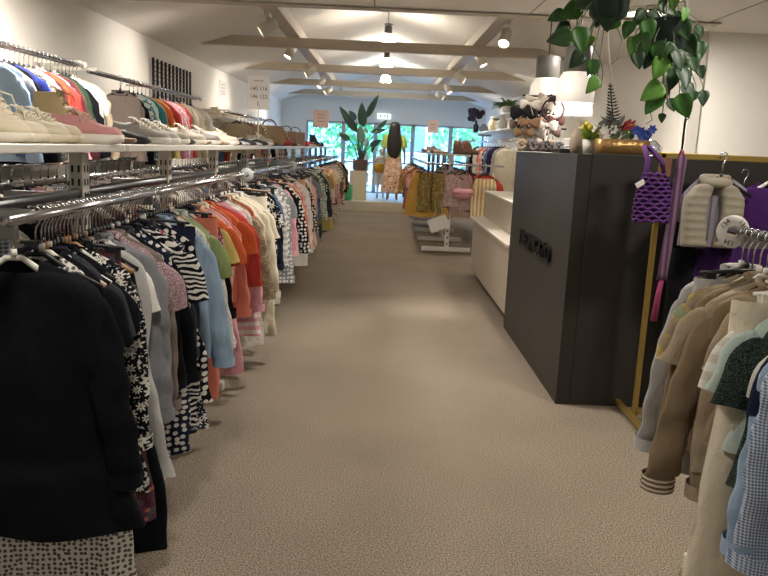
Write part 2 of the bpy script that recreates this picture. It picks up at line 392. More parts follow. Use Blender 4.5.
def garment(kind,W,L,sl,M,seed,parts=True,th=.028,amp=.015,ang=14,flare=None,collar=None,M2=None,puff=0,slr=None,tilt=None,waist=None,peplum=False):
    """returns root mesh object with its parts; hung from its own origin (the rail)"""
    r=random.Random(seed); mb=MB(); M2=M2 or M
    if kind in('trousers','leggings','jeans'):
        legs(mb,r,W*.85,L,th*1.1,flare or .85,amp*.6); o=mb.build(kind,M)
        if parts: MB().rings([ring(W*.85,th*1.15,-.13,20),ring(W*.86,th*1.2,-.165,20)],True,(False,False)).build('waistband',M2,o)
        return o
    if kind=='skirt':
        R=[]; K=9
        for i in range(K+1):
            t=i/K; R.append(ring(W*(.7+.3*t)*((flare or 1.15) if i else 1),th*(.8+.8*t),-.135-L*t,28))
        folds(R,r,amp*1.5,-.13,-.135-L,28); mb.rings(R); o=mb.build(kind,M)
        if parts: MB().rings([ring(W*.71,th*.95,-.128,20),ring(W*.72,th,-.16,20)]).build('waistband',M2,o)
        return o
    fl=flare or {'dress':1.35,'skirt':1.3,'coat':1.1}.get(kind,1.06)
    body(mb,r,W,L,fl,th,amp,straps=(kind in('romper','camisole')),waist=waist or (.86 if kind=='dress' else 1),peplum=peplum)
    ln={'none':0,'cap':.08,'short':.17,'mid':.3,'long':.47}[sl]
    smb=[]
    if ln:
        for s in(-1,1):
            m_=mb if not parts else MB()
            r0,r1=slr or ((.07,.062) if ln<.2 else (.065,.043))
            _,e=sleeve(m_,r,s,W,ln*(W/.19)**.5,ang+r.uniform(-5,6)+(14 if ln<.2 else 0),r0,r1,puff=puff)
            smb.append((m_,e,r1))
    o=mb.build(kind,M,sub=1 if parts else 0)
    if parts:
        for m_,e,r1 in smb:
            so=m_.build('sleeve',M,o,sub=1)
            if ln>.4: MB().lathe([(r1*1.08,.028),(r1*1.1,-.012)],12,(0,0,0),(False,False)).build('cuff',M2,so,e)
        if collar:
            c=MB(); 
            pts=[(.06*math.cos(a),.03*math.sin(a)-.004,-.108-(.03 if math.sin(a)<0 else 0)*abs(math.sin(a))) for a in [2*PI*k/14 for k in range(15)]]
            c.tube(pts,.011,6,flat=.8); c.build('collar',M2,o)
        if kind in('shirt','jacket','cardigan','coat'):
            MB().box((0,-th*1.18,-.12-L*.52),(.022,.008,L*.82)).build('button_placket',M2,o)
    return o
REG={}
def hang(o,x,y,z,rz,label,cat,group,hcol,near,hl,clip=False,tilt=0):
    o.location=(x,y,z); o.rotation_euler=(tilt,0,rz); tag(o,label,cat,group)
    if hcol:
        if near:
            h=bpy.data.objects.new('clothes_hanger',HB[hcol,int(clip)]); COL.objects.link(h); k=bpy.data.objects.new('hook',HOOKME); COL.objects.link(k); k.parent=h
            k['label']='chrome hook'
        else: h=bpy.data.objects.new('clothes_hanger',HB[hcol,int(clip),'far']); COL.objects.link(h)
        h.location=(x,y,z); h.rotation_euler=(0,0,rz); tag(h,hl,'hanger','hangers: '+group)
PAL={'black':'0d0f14','navy':'1c2338','charcoal':'35373c','grey':'85878a','pale grey':'b2b1ad','taupe':'786b63','cream':'d9cfb8','white':'dedbd2','beige':'a4947d','tan':'86745c','olive':'67683f','dark green':'2c4033','sage':'8fa189','mint':'b3c3ba','teal':'35686b','denim':'52698a','sky blue':'9cb3c9','cobalt':'1f2b6e','lilac':'a08fb2','purple':'43285a','pink':'dba0a9','dusty pink':'bd8a90','coral':'c4735f','red':'a83a32','rust':'994829','orange':'c95f38','mustard':'a98546','yellow':'c4b06a','brown':'573d2e','burgundy':'4c222c','lime':'8c9a63','mauve':'8d747c','peach':'dfae92'}
PT={'plain':'','stripe':'striped','vstripe':'striped','check':'checked','dots':'spotted','floral':'floral','paisley':'paisley','leopard':'leopard','zebra':'zebra','speckle':'flecked','denim':'denim','knit':'knitted'}
CATS={'shirt':'shirt','top':'top','tee':'t-shirt','blouse':'blouse','dress':'dress','jacket':'jacket','cardigan':'cardigan','coat':'coat','trousers':'trousers','jeans':'jeans','leggings':'leggings','skirt':'skirt','jumper':'jumper','romper':'romper','camisole':'top','tunic':'tunic','puffer':'jacket'}
def desc(g): return ' '.join(w for w in (g['c'],PT[g['p']] if g['p']!='denim' or g['c']!='denim' else '',g['k']) if w)
USED=set()
LOOSE=MB()
def rail_row(items,place,group,x,z,near_y,face,stuff_y=99,step=None):
    """items: dicts k,c,p,W,L,sl + y (or pos); one rail of garments, each with its own hanger"""
    D=[desc(g) for g in items]; n=len(items); H=[]
    hcs=[]
    for i,g in enumerate(items):
        a=D[i-1] if i else None; b=D[i+1] if i<n-1 else None
        if a and b: lab='%s between %s and %s, %s'%(D[i],a,b,place)
        elif b: lab='%s at the near end, beside %s, %s'%(D[i],b,place)
        else: lab='%s at the far end, beside %s, %s'%(D[i],a,place)
        if g.get('label'): lab=g['label']
        hc=g.get('h') or rnd.choice(['black','black','white','black','wooden' if rnd.random()<.25 else 'black'])
        hl='%s hanger holding %s beside %s, %s'%(hc,D[i],b or a,place)
        if lab in USED or hl in USED: print('DUP',lab)
        USED.add(lab); USED.add(hl)
        near=g['y']<near_y
        c2=g.get('c2') or {'dots':'e6e2da','floral':'e3ddd2','leopard':'2f2418','zebra':'e4e0d8','speckle':'c9c5bd','denim':PAL[g['c']],'stripe':'e2ddd2','vstripe':'e2ddd2','check':'e8e6e0','paisley':'9a5a50'}.get(g['p'],'e8e4da')
        M=fab(PAL[g['c']],g['p'],c2,g.get('s',1.0),g.get('c3'))
        k=g['k']; kk={'tee':'tee','top':'top'}.get(k,k)
        o=garment(kk,g['W'],g['L'],g.get('sl','short'),M,g.get('seed',int(g['y']*1000)+i),near,th=g.get('th',.03),amp=g.get('amp',.016),ang=g.get('ang',14),flare=g.get('fl'),collar=(k in('shirt','jacket','blouse','cardigan','coat')),M2=g.get('M2'),puff=g.get('puff',0),slr=g.get('slr'),peplum=g.get('pep',False),waist=g.get('wa'))
        rz=face+g.get('rz',rnd.uniform(-.16,.16))
        xx,yy=(x+g.get('dx',0),g['y']) if step is None else (g['x'],g['y'])
        st=yy>stuff_y
        hang(o,xx,yy,z,rz,lab,CATS[k],group,None if st else hc,near,hl,k in('trousers','jeans','leggings','skirt'))
        if st:
            T=Matrix.Translation((xx,yy,z))@Matrix.Rotation(rz,4,'Z'); me=HB[hc,0,'far']
            LOOSE.add([T@v.co for v in me.vertices],[tuple(p.vertices) for p in me.polygons],0); 
            for q,p in enumerate(me.polygons): LOOSE.m[len(LOOSE.m)-len(me.polygons)+q]=(1 if p.material_index else 0)
        g['o']=o
    return items
def G(y,k,c,p='plain',W=.19,L=.5,sl='short',**kw): return dict(y=y,k=k,c=c,p=p,W=W,L=L,sl=sl,**kw)
def filler(r,y,cols,kinds=None,pats=None,prev='',prevs=()):
    for _ in range(40):
        k=r.choice(kinds or ['top','tee','shirt','blouse','dress','cardigan','trousers','skirt','jumper']); c=r.choice(cols)
        p=r.choice(pats or ['plain','plain','plain','stripe','floral','dots','plain','denim' if c in('denim','sky blue','grey') else 'plain','speckle','check'])
        g=G(y,k,c,p); d=desc(g)
        if d not in prevs[-7:]: break
    g['W']=r.uniform(.165,.215); g['L']={'dress':r.uniform(.68,.86),'trousers':r.uniform(.65,.8),'skirt':r.uniform(.4,.6)}.get(k,r.uniform(.42,.6))
    g['sl']={'tee':'short','dress':r.choice(['none','short','long'])}.get(k,r.choice(['long','short','long']))
    g['ang']=r.uniform(3,16)
    return g
#HERO_LEFT
RZ=1.19; RX=-.87
hero=[G(1.87,'dress','black',W=.25,L=.74,sl='long',h='white',fl=1.28,th=.045,ang=13,rz=.12,pep=True,amp=.016,wa=.95,dx=-.02,label='long sleeved black dress hanging at the near end of left aisle rail'),
 G(1.95,'dress','white','dots',W=.17,L=1.02,sl='none',h='black',fl=1.75,th=.02,amp=.016,c2='141519',s=2.0,rz=.12,wa=.8,dx=-.0,label='white dress with black spots hanging below hem of the near black dress'),
 G(1.985,'jacket','black',W=.2,L=.5,sl='short',h='white'),
 G(2.03,'top','charcoal',W=.185,L=.5,sl='short',h='white'),
 G(2.075,'blouse','black',W=.195,L=.5,sl='short',h='black'),
 G(2.13,'dress','black','floral',W=.235,L=.74,sl='long',s=1.5,fl=1.12,th=.04,ang=6),
 G(2.18,'skirt','burgundy','floral',W=.23,L=.83,c2='3f4c58',fl=1.2,s=1.9,c3='a0583f',th=.04),
 G(2.23,'dress','black',W=.2,L=1.0,sl='none',fl=1.5,th=.04),
 G(2.28,'dress','pale grey',W=.22,L=.78,sl='none',fl=1.35,th=.03),
 G(2.34,'jacket','grey','denim',W=.24,L=.62,sl='long',th=.035,c2='6d6f70',ang=8),
 G(2.40,'blouse','mauve','speckle',W=.225,L=.42,sl='short',c2='d5b9b4',puff=.012),
 G(2.46,'blouse','taupe',W=.235,L=.66,sl='long',ang=10,th=.034),
 G(2.51,'top','black',W=.19,L=.5,sl='long',h='white'),
 G(2.57,'dress','navy','dots',W=.22,L=.8,sl='none',s=1.3),
 G(2.63,'jacket','black',W=.2,L=.52,sl='long',h='black'),
 G(2.69,'dress','black','zebra',W=.25,L=.76,sl='short',ang=8,fl=1.15,th=.035),
 G(2.75,'dress','navy','floral',W=.235,L=.78,sl='none',c2='d7d2cc',c3='c25a6c',s=1.5),
 G(2.82,'dress','black','dots',W=.235,L=.72,sl='none',s=1.0,fl=1.3),
 G(2.89,'jeans','navy',W=.25,L=.84,th=.04),
 G(2.97,'jacket','sky blue','denim',W=.25,L=.56,sl='long',c2='7d95ad',ang=9,th=.036),
 G(3.03,'shirt','denim','denim',W=.215,L=.5,sl='long',c2='7890ac'),
 G(3.09,'top','white','floral',W=.215,L=.45,sl='long',c2='b9b4a9',s=2),
 G(3.15,'dress','lime',W=.245,L=.6,sl='short',fl=1.2,th=.04),
 G(3.22,'blouse','sage',W=.21,L=.48,sl='short'),
 G(3.28,'trousers','coral',W=.25,L=.83,th=.04),
 G(3.35,'dress','burgundy','floral',W=.235,L=.74,sl='none',c2='e8a7b6',s=2,fl=1.2),
 G(3.42,'top','yellow',W=.21,L=.48,sl='short'),
 G(3.48,'tee','orange',W=.24,L=.44,sl='short',ang=18,th=.04),
 G(3.55,'blouse','peach',W=.22,L=.48,sl='short'),
 G(3.62,'dress','pink',W=.225,L=.84,sl='none',fl=1.25),
 G(3.69,'top','coral',W=.21,L=.5,sl='long'),
 G(3.77,'jacket','orange',W=.235,L=.44,sl='short',th=.05),
 G(3.83,'puffer','red',W=.27,L=.33,sl='mid',th=.075,ang=14,amp=.02,slr=(.085,.07),fl=1.05,label='puffy scarlet jacket bulging out beyond the orange jacket, left aisle rail'),
 G(3.94,'top','pink',W=.23,L=.56,sl='long'),
 G(4.01,'dress','pink','stripe',W=.23,L=.74,sl='none'),
 G(4.08,'dress','white','floral',W=.235,L=.82,sl='none',c2='c3b7a4',s=1.6),
 G(4.16,'blouse','beige','leopard',W=.225,L=.56,sl='long',c2='6b5438'),
 G(4.24,'cardigan','rust',W=.225,L=.44,sl='long'),
 G(4.32,'shirt','cream',W=.245,L=.72,sl='long',ang=10,th=.036),
 G(4.42,'coat','cream',W=.255,L=.84,sl='long',ang=10,th=.04),
 G(4.52,'dress','cream',W=.25,L=.88,sl='short',th=.045),
 G(4.62,'shirt','pale grey',W=.235,L=.7,sl='long',ang=8),
 G(4.72,'trousers','cream',W=.25,L=.83,th=.045)]
r=random.Random(21); items=[]; prevs=[]
for i,g in enumerate(hero):
    items.append(g); prevs.append(desc(g))
    if 2<=i<len(hero)-1:
        f=filler(r,(g['y']+hero[i+1]['y'])/2,['black','charcoal','black','navy','white','pale grey'] if i<18 else ['black','white','cream','pink','navy','grey'],['top','shirt','blouse','jumper','tee','cardigan','tunic','jacket'],prevs=[desc(h) for h in hero]+prevs)
        f['W']=r.uniform(.15,.175); f['th']=.02; items.append(f); prevs.append(desc(f))
zones=[(5.35,['black','navy','navy','charcoal','black'],.085),(6.0,['grey','pale grey','grey','denim','navy','charcoal'],.09),(6.9,['pink','coral','peach','cream','yellow','black','dusty pink','mustard'],.09),(8.2,['dusty pink','beige','cream','pink','brown','mauve','white','peach'],.1),(9.8,['grey','dark green','sage','olive','charcoal','navy','denim'],.12),(11.5,['yellow','mustard','peach','pink','orange','cream','beige'],.13),(13.4,['taupe','grey','dusty pink','charcoal','beige','brown'],.15),(15.3,['mustard','brown','black','olive','pink','rust'],.17)]
y=4.81
for ye,cols,st in zones:
    while y<ye:
        g=filler(r,y,cols,prevs=prevs); g['W']*=1.13; g['th']=.04
        prevs.append(desc(g)); items.append(g); y+=st*r.uniform(.85,1.15)
for g in items: g['W']*=.88; g['dx']=g.get('dx',0)-.035
rail_row(items,'left aisle rail','garments on the left aisle rail',RX,RZ,6.5,PI*0,11)
# rear rail of the left racks
items=[];prevs=[];y=1.95
DK=['black','charcoal','navy','grey','white','cream','taupe','burgundy','dark green','dusty pink','black','navy','brown','denim']
while y<9:
    g=filler(r,y,DK,prevs=prevs); prevs.append(desc(g)); items.append(g); y+=.095*r.uniform(.85,1.15)
rail_row(items,'left rear rail','garments on the rear rail of the left racks',-1.44,RZ,3.2,0,4.6)
# lower wall rail
items=[];prevs=[];y=3.6
while y<9.5:
    g=filler(r,y,DK,['shirt','coat','jacket','jumper','top'],prevs=prevs); prevs.append(desc(g)); items.append(g); y+=.13*r.uniform(.85,1.15)
rail_row(items,'lower wall rail','garments on the lower left wall rail',-2.2,1.2,0,0,0)
# upper wall rails
up1=[G(0,'shirt','sky blue'),G(0,'shirt','denim'),G(0,'tee','grey'),G(0,'jacket','black'),G(0,'tee','cobalt',sl='short'),G(0,'jumper','charcoal'),G(0,'jacket','charcoal','speckle'),G(0,'coat','olive','speckle'),G(0,'shirt','rust','check'),G(0,'cardigan','burgundy'),G(0,'top','rust'),G(0,'tee','red'),G(0,'shirt','dusty pink'),G(0,'jumper','burgundy'),G(0,'jumper','brown'),G(0,'jacket','dark green'),G(0,'top','black'),G(0,'shirt','white'),G(0,'shirt','pale grey'),G(0,'tee','white'),G(0,'coat','beige'),G(0,'shirt','cream')]
for i,g in enumerate(up1): g['y']=4.3+i*.062; g['W']=.2; g['L']=r.uniform(.5,.58); g['sl']='short' if g['k']=='tee' else 'long'; g['ang']=r.uniform(8,20)
rail_row(up1,'upper wall rail','garments on the near upper wall rail',-2.25,1.9,0,0)
up2=[G(0,'top','teal','floral'),G(0,'shirt','mint'),G(0,'tee','teal'),G(0,'top','sage'),G(0,'tee','orange'),G(0,'top','yellow'),G(0,'tee','red'),G(0,'tee','pink'),G(0,'shirt','pink'),G(0,'blouse','pink','dots'),G(0,'jumper','dusty pink'),G(0,'top','red'),G(0,'cardigan','beige'),G(0,'shirt','beige'),G(0,'blouse','cream'),G(0,'shirt','cream'),G(0,'blouse','white'),G(0,'jumper','cream'),G(0,'shirt','white'),G(0,'dress','white')]
for i,g in enumerate(up2): g['y']=6.75+i*.115; g['W']=.2; g['L']=r.uniform(.46,.54); g['sl']='short' if g['k']=='tee' else 'long'; g['ang']=r.uniform(8,20)
rail_row(up2,'second wall rail','garments on the second upper wall rail',-2.25,1.88,0,0)
endtop=[G(6.2,'blouse','taupe',W=.17,L=.52,sl='long',h='black',rz=.2,ang=3,th=.05,dx=.08,label='taupe blouse facing out on the near end of the second wall rail'),G(6.45,'jumper','black',W=.2,L=.4,sl='long',h='black',rz=.1,label='black jumper behind the taupe blouse on second wall rail')]
rail_row(endtop,'near end of second wall rail','garments facing out on the second wall rail',-2.22,1.86,7,0)
up3=[G(0,'shirt',c,p) for c,p in(('beige','plain'),('denim','plain'),('red','plain'),('coral','plain'),('white','plain'),('black','plain'),('burgundy','stripe'),('white','stripe'),('pink','plain'),('taupe','plain'),('brown','plain'))]
for i,g in enumerate(up3): g['y']=10.9+i*.3; g['W']=.24; g['L']=.44; g['sl']='long'
rail_row(up3,'third wall rail','garments on the far upper wall rail',-2.1,1.78,0,0,0)
# ------------------------------------------------------------------ racks
def rack(y0,y1,posts,side,label,xc,xf,xb,shelf=True,feet=True):
    t=empty('clothing_rack',(xc,y0,0),0,label,'clothing rack','white gondola racks')
    for py in posts:
        yy=py-y0; p=MB().box((0,yy,.68),(.05,.07,1.3)).build('upright',WHITE,t,bevel=.004)
        s=MB()
        for z in [k*.05+.12 for k in range(24)]:
            for dx in(-.012,.012): s.box((dx,yy-.0355,z),(.008,.003,.026))
            for dy in(-.014,.014): s.box((side*.0255,yy+dy,z),(.003,.008,.026))
        s.build('slot_row',SLOT,p)
        MB().box(((xf-xc)/2*1.02,yy,.04),(abs(xf-xc)*1.04+.05,.065,.05)).build('foot',WHITE,t,bevel=.006)
        MB().box(((xb-xc)/2,yy,.04),(abs(xb-xc)+.03,.065,.05)).build('foot',WHITE,t,bevel=.006)
        for xx in (xf,xb): MB().box(((xx-xc)/2,yy,RZ-.03),(abs(xx-xc),.02,.035)).build('rail_arm',STEEL,t,bevel=.003)
    MB().tube([(0,0,RZ-.01),(0,y1-y0,RZ-.01)],.019,10).build('stretcher',STEEL,t)
    MB().box((0,(y1-y0)/2,.16),(.03,y1-y0,.06)).build('base_stretcher',WHITE,t)
    for xx in(xf,xb): MB().tube([(xx-xc,0,RZ),(xx-xc,y1-y0,RZ)],.0135,10).build('hanging_rail',CHROME,t)
    if shelf: MB().box((0,(y1-y0)/2,1.353),(.34,y1-y0-.02,.026)).build('shelf_board',mat('shelf_white','c9c4b8',.4),t,bevel=.003)
    return t
XC=-1.15
t=rack(1.74,2.9,[1.78,2.86],1,'white rack with shoe shelf nearest the camera, left of the aisle',XC,RX,-1.44)
MB().box((.14,.13,RZ),(.28,.03,.035)).build('end_bar',CHROME,t,bevel=.004)
rack(2.92,6.4,[4.0,5.15,6.33],1,'second white rack along left of the aisle, grey sneakers on its shelf',XC,RX,-1.44)
rack(6.42,9.9,[7.5,8.6,9.8],1,'third white rack along left of the aisle, under the size sign',XC,RX,-1.44)
rack(9.92,13.2,[10.9,12.05,13.1],1,'fourth white rack along left of the aisle, red shoes on its shelf',XC,RX,-1.44)
rack(13.22,15.4,[14.2,15.3],1,'last white rack on the left, beside the plant pedestal',XC,RX,-1.44)
for i,(yy,n_) in enumerate(((4.85,'nearest'),(7.35,'second'),(12.0,'farthest'))):
    d=MB().lathe([(.016,-.003),(.045,-.003),(.045,.003),(.016,.003)],20,ax='y',cap=(False,False)).build('size_ring',mat('clear_plastic','d8d8d4',.15,alpha=.7),None,(RX,yy,RZ-.005)); d.rotation_euler=(.1,0,.35)
    tag(d,'%s clear plastic size ring clipped round the left aisle rail'%n_,'size ring','size rings on the left rail')
#WALLRAILS
def wallrail(y0,y1,z,x,label):
    t=empty('wall_rail',(WXL,y0,z),0,label,'clothes rail','rails on the left wall')
    for dx in(0,.07): MB().tube([(x-WXL-dx,0,0),(x-WXL-dx,y1-y0,0)],.013,8).build('hanging_rail',CHROME,t)
    k=max(2,int((y1-y0)/1.3)+1)
    for i in range(k):
        yy=.03+(y1-y0-.06)*i/(k-1); MB().box(((x-WXL)/2,yy,.02),(x-WXL,.02,.025)).build('bracket',WHITE,t)
    MB().ball((x-WXL,y1-y0,0),.03,10).build('end_cap',WHITEP,t)
wallrail(3.6,5.75,1.9,-2.25,'near chrome rail on left wall, above the white sneakers')
wallrail(6.0,9.4,1.88,-2.25,'second chrome rail on left wall, by the black wire grid')
wallrail(10.4,14.6,1.78,-2.1,'third chrome rail on left wall, behind the size sign')
wallrail(3.4,9.6,1.2,-2.2,'low chrome rail on left wall, behind the racks')
gr=empty('wire_grid',(-2.565,8.5,1.79),0,'black wire display grid fixed to the left wall','grid panel')
g=MB()
for k in range(11): g.tube([(0,k*.16,0),(0,k*.16,.47)],.016,5)
g.build('upright_wires',BLACKP,gr)
g=MB()
for k in range(9): g.tube([(.008,0,.03+k*.05),(.008,1.6,.03+k*.05)],.004,4)
g.build('cross_wires',BLACKP,gr)
def shelfthing(x,y0,y1,z,d,label):
    t=empty('wall_shelf',(WXL if x<0 else WXR,(y0+y1)/2,z),0,label,'shelf','wall shelves'); s=1 if x<0 else -1
    MB().box((s*d/2,0,-.015),(d,y1-y0,.03)).build('board',WHITE,t,bevel=.004)
    for yy in(y0-(y0+y1)/2+.1,y1-(y0+y1)/2-.1): MB().box((s*d*.4,yy,-.05),(d*.8,.02,.05)).build('bracket',STEEL,t)
shelfthing(-1,10.5,12.6,1.72,.35,'white shelf on left wall holding pale shoes, left of the size sign')
shelfthing(1,12.6,18.2,1.83,.4,'lower white shelf on right wall, above the hanging clothes')
shelfthing(1,12.9,16.3,2.13,.3,'upper white shelf on right wall, under the fern')
# ------------------------------------------------------------------ signs
PAPER=mat('paper','cfcac4',.7); INK=mat('ink','3a3a3c',.8)
sg=empty('size_sign',(-1.15,7.0,1.365),0,'white size sign on a rod above the left shoe shelf','sign')
MB().tube([(0,0,0),(0,0,.4)],.006,6).build('rod',WHITE,sg); MB().lathe([(.06,0),(.055,.012),(.01,.016)],14).build('foot',WHITE,sg)
c=MB().box((0,0,.475),(.2,.006,.3)).build('card',PAPER,sg)
for s,z in(('140 116',.51),('146 122',.44),('L',.375)): text(s,.05,INK,c,(0,-.0045,z),(PI/2,0,0),ext=.0005)
MB().box((0,-.0035,.58),(.09,.002,.008)).build('printed_line',mat('grey_print','8d8a88',.8),c)
sg=empty('size_sign',(-1.0,12.2,1.365),0,'pinkish size sign on a rod on the far left shelf','sign')
MB().tube([(0,0,0),(0,0,.34)],.006,6).build('rod',WHITE,sg); c=MB().box((0,0,.44),(.25,.006,.28)).build('card',mat('pink_paper','d8bcb4',.7),sg)
for z in(.5,.45,.4): MB().box((0,-.0035,z),(.12,.002,.012)).build('printed_line',mat('grey_print','8d8a88',.8),c)
sg=empty('size_sign',(.95,14.4,1.365),0,'pinkish size sign standing above the right hand rack','sign')
MB().tube([(0,0,0),(0,0,.36)],.006,6).build('rod',WHITE,sg); c=MB().box((0,0,.46),(.2,.006,.24)).build('card',mat('pink_paper','d8bcb4',.7),sg)
for z in(.5,.45,.41): MB().box((0,-.0035,z),(.1,.002,.014)).build('printed_line',mat('grey_print','8d8a88',.8),c)
c=tag(MB().box((0,0,0),(.004,.5,.26)).build('notice',PAPER,None,(-2.597,12.3,2.2)),'printed paper notice stuck on the left wall','notice')
for z in(.07,.02,-.03,-.07): MB().box((.003,0,z),(.002,.3,.012)).build('printed_line',mat('grey_print','8d8a88',.8),c)
ex=empty('exit_sign',(.02,YB-.03,2.17),0,'small white exit sign box above the shop window','sign')
MB().box((0,0,0),(.34,.05,.13)).build('light_box',mat('exit_white','dfe9e6',.5,emit=1.2),ex,bevel=.006)
for k in(-1,0,1): MB().box((k*.09,-.027,-.005),(.03,.004,.07)).ball((k*.09,-.027,.042),.014,8).build('symbol',mat('exit_green','3f7a66',.5),ex)
# ------------------------------------------------------------------ platform, pedestal, plant
boxthing('display_platform',(0,17.75,.11),(4.4,3.2,.22),mat('platform_cream','c9bfa9',.6,var=.04),'low cream display platform in front of the shop window','platform',.008)
boxthing('plant_pedestal',(-.5,16.75,.54),(.38,.38,.64),mat('pedestal_cream','c9bda2',.6),'cream box pedestal under the tall potted plant','pedestal',.005)
pl=empty('potted_plant',(-.47,16.75,.86),0,'tall plant with broad dark leaves in a brown pot on pedestal','plant')
MB().lathe([(.13,0),(.165,.03),(.17,.22),(.18,.24),(.16,.245),(.14,.2)],18).build('pot',mat('brown_ceramic','6d5a55',.5,var=.1),pl)
MB().lathe([(.155,.2),(.001,.22)],14).build('soil',mat('soil','2d241c',1),pl)
LF=mat('leaf_dark','2e4a38',.45,var=.2,vscale=8); ST=mat('leaf_stalk','4a6a4a',.5)
def blade(mb,base,tip,w,nrm=(0,-1,0),n=9,fold=.18,droop=0):
    b=Vector(base); t=Vector(tip); d=t-b; L_=d.length; d.normalize(); nv=Vector(nrm); s=d.cross(nv)
    if s.length<1e-4: s=Vector((1,0,0))
    s.normalize(); nv=s.cross(d); R=[]
    for i in range(n+1):
        u=i/n; ww=w*(math.sin(PI*min(u**.75,1))**.8 if 0<u<1 else .02); p=b+d*(L_*u)+nv*(-droop*L_*u*u)
        R.append([p-s*ww+nv*fold*ww,p-s*ww*.5+nv*fold*ww*.35,p,p+s*ww*.5+nv*fold*ww*.35,p+s*ww+nv*fold*ww])
    mb.rings(R,False)
lv=MB(); stk=MB(); O=Vector((-.47,16.75,.86))
for (bx,by),(tx,ty),w in(((357,132),(342,110),.13),((363,127),(362,106),.15),((366,118),(377,98),.1),((356,120),(350,112),.1),((377,130),(386,121),.07),((371,132),(384,130),.08),((362,143),(360,128),.13),((370,146),(380,141),.1),((374,145),(372,152),.05),((350,140),(340,134),.1),((363,162),(358,146),.08),((361,160),(365,150),.07)):
    b=at(bx,by,16.75+rnd.uniform(-.15,.15)); t=at(tx,ty,16.75+rnd.uniform(-.25,.1)); t=b+(t-b)*1.18; blade(lv,b-O,t-O,w*.72,(rnd.uniform(-.3,.3),-1,.1))
    base=Vector((rnd.uniform(-.04,.04),rnd.uniform(-.04,.04),.2)); e=b-O; stk.tube([base,base.lerp(e,.5)+Vector((0,0,.08)),e],[.014,.012,.008],5)
lv.build('leaves',LF,pl,solid=.003); stk.build('stalks',ST,pl)
b=MB()
R=[]
for z,w,t in((0,.17,.1),(.1,.19,.1),(.25,.16,.06),(.36,.15,.03)): R.append(ring(w,t,z,18))
folds(R,rnd,.02,0,.4); b.rings(R,True,(True,False)); 
bg=b.build('carrier_bag',mat('green_plastic','2f9a62',.4),None,(-.8,16.3,.222)); bg.rotation_euler=(0,.15,.1); tag(bg,'green carrier bag standing on the platform left of the plant pedestal','bag')
hd=MB(); hd.tube(arc((0,0,.34),.08,0,180,8),.008,5); hd.build('handle',MATS['green_plastic'],bg)
# ------------------------------------------------------------------ mannequins
def skinfig(name,J,E,m,loc,rz):
    me=bpy.data.meshes.new(name); me.from_pydata([j[0] for j in J],E,[]); o=bpy.data.objects.new(name,me); COL.objects.link(o)
    sk=o.modifiers.new('skin','SKIN'); 
    for i,j in enumerate(J):
        v=me.skin_vertices[0].data[i]; v.radius=(j[1],j[2] if len(j)>2 else j[1]); v.use_root=(i==0)
    s=o.modifiers.new('sub','SUBSURF'); s.levels=2; s.render_levels=2; me.materials.append(m); o.location=loc; o.rotation_euler=(0,0,rz)
    sk.use_smooth_shade=True
    return o
def figure(loc,rz,h,m,label,name,arms):
    k=h/1.75; J=[]; E=[]
    def j(x,y,z,r,r2=None): J.append(((x*k,y*k,z*k),r*k,(r2 or r)*k)); return len(J)-1
    pel=j(0,0,.93,.15,.1); w=j(0,0,1.08,.115,.085); ch=j(0,0,1.28,.14,.095); nk0=j(0,.01,1.45,.06); nk=j(0,.0,1.52,.05); hd=j(0,-.01,1.62,.08,.09); tp=j(0,.0,1.7,.065,.075)
    E+=[(pel,w),(w,ch),(ch,nk0),(nk0,nk),(nk,hd),(hd,tp)]
    for s in(-1,1):
        hp=j(s*.09,0,.86,.085); kn=j(s*.095,-.01,.48,.055); an=j(s*.1,.01,.09,.034); to=j(s*.11,-.14,.025,.028); E+=[(pel,hp),(hp,kn),(kn,an),(an,to)]
        sh=j(s*.165,0,1.42,.05); E+=[(ch,sh)]
        (ex,ey,ez),(hx,hy,hz)=arms[s]; el=j(s*ex,ey,ez,.036); ha=j(s*hx,hy,hz,.024); E+=[(sh,el),(el,ha)]
        palm=j(s*hx,hy-.01,hz-.06,.026,.014); E+=[(ha,palm)]
        for q in range(4): f1=j(s*(hx-.01),hy-.03+q*.016,hz-.13+abs(q-1.5)*.006,.007); E+=[(palm,f1)]
        th=j(s*(hx-.02),hy-.05,hz-.08,.007); E+=[(palm,th)]
    o=skinfig(name,J,E,m,loc,rz); tag(o,label,'mannequin'); 
    return o,k
SKIN=mat('figure_skin','b98d74',.5); SKIN2=mat('white_figure','cfc3b8',.5)
wm,k=figure((.27,16.75,.22),PI,1.74,SKIN,'life-size mannequin with long dark hair, lime top and floral skirt, facing window','mannequin',{-1:((.23,.02,1.16),(.25,-.06,.95)),1:((.22,.02,1.16),(.2,-.1,.95))})
# face parts
for s in(-1,1):
    MB().ball((s*.03*k,-.092*k,1.64*k),.009,8).build('eye',mat('eye_dark','1e1612',.3),wm); MB().ball((s*.083*k,0,1.62*k),.022,8,(.4,.8,1.2)).build('ear',SKIN,wm)
MB().ball((0,-.105*k,1.605*k),.016,8,(.7,1,1.2)).build('nose',SKIN,wm); MB().ball((0,-.095*k,1.565*k),.02,8,(1.2,.5,.4)).build('mouth',mat('lip','8e4b45',.5),wm)
hr=MB(); R=[]
for z,w,t,y in((1.75,.03,.03,.0),(1.73,.085,.085,.005),(1.66,.115,.11,.02),(1.55,.13,.1,.045),(1.42,.15,.07,.085),(1.28,.165,.05,.105),(1.12,.155,.045,.11),(1.0,.11,.035,.11),(.94,.05,.02,.11)): R.append(ring(w*k,t*k,z*k,22,y*k))
folds(R,random.Random(3),.008,1.7*k,1.0*k,60); hr.rings(R,True,(True,True)); hr.build('hair',mat('dark_hair','1a1310',.6,var=.3,vscale=30),wm)
tpm=MB(); R=[]
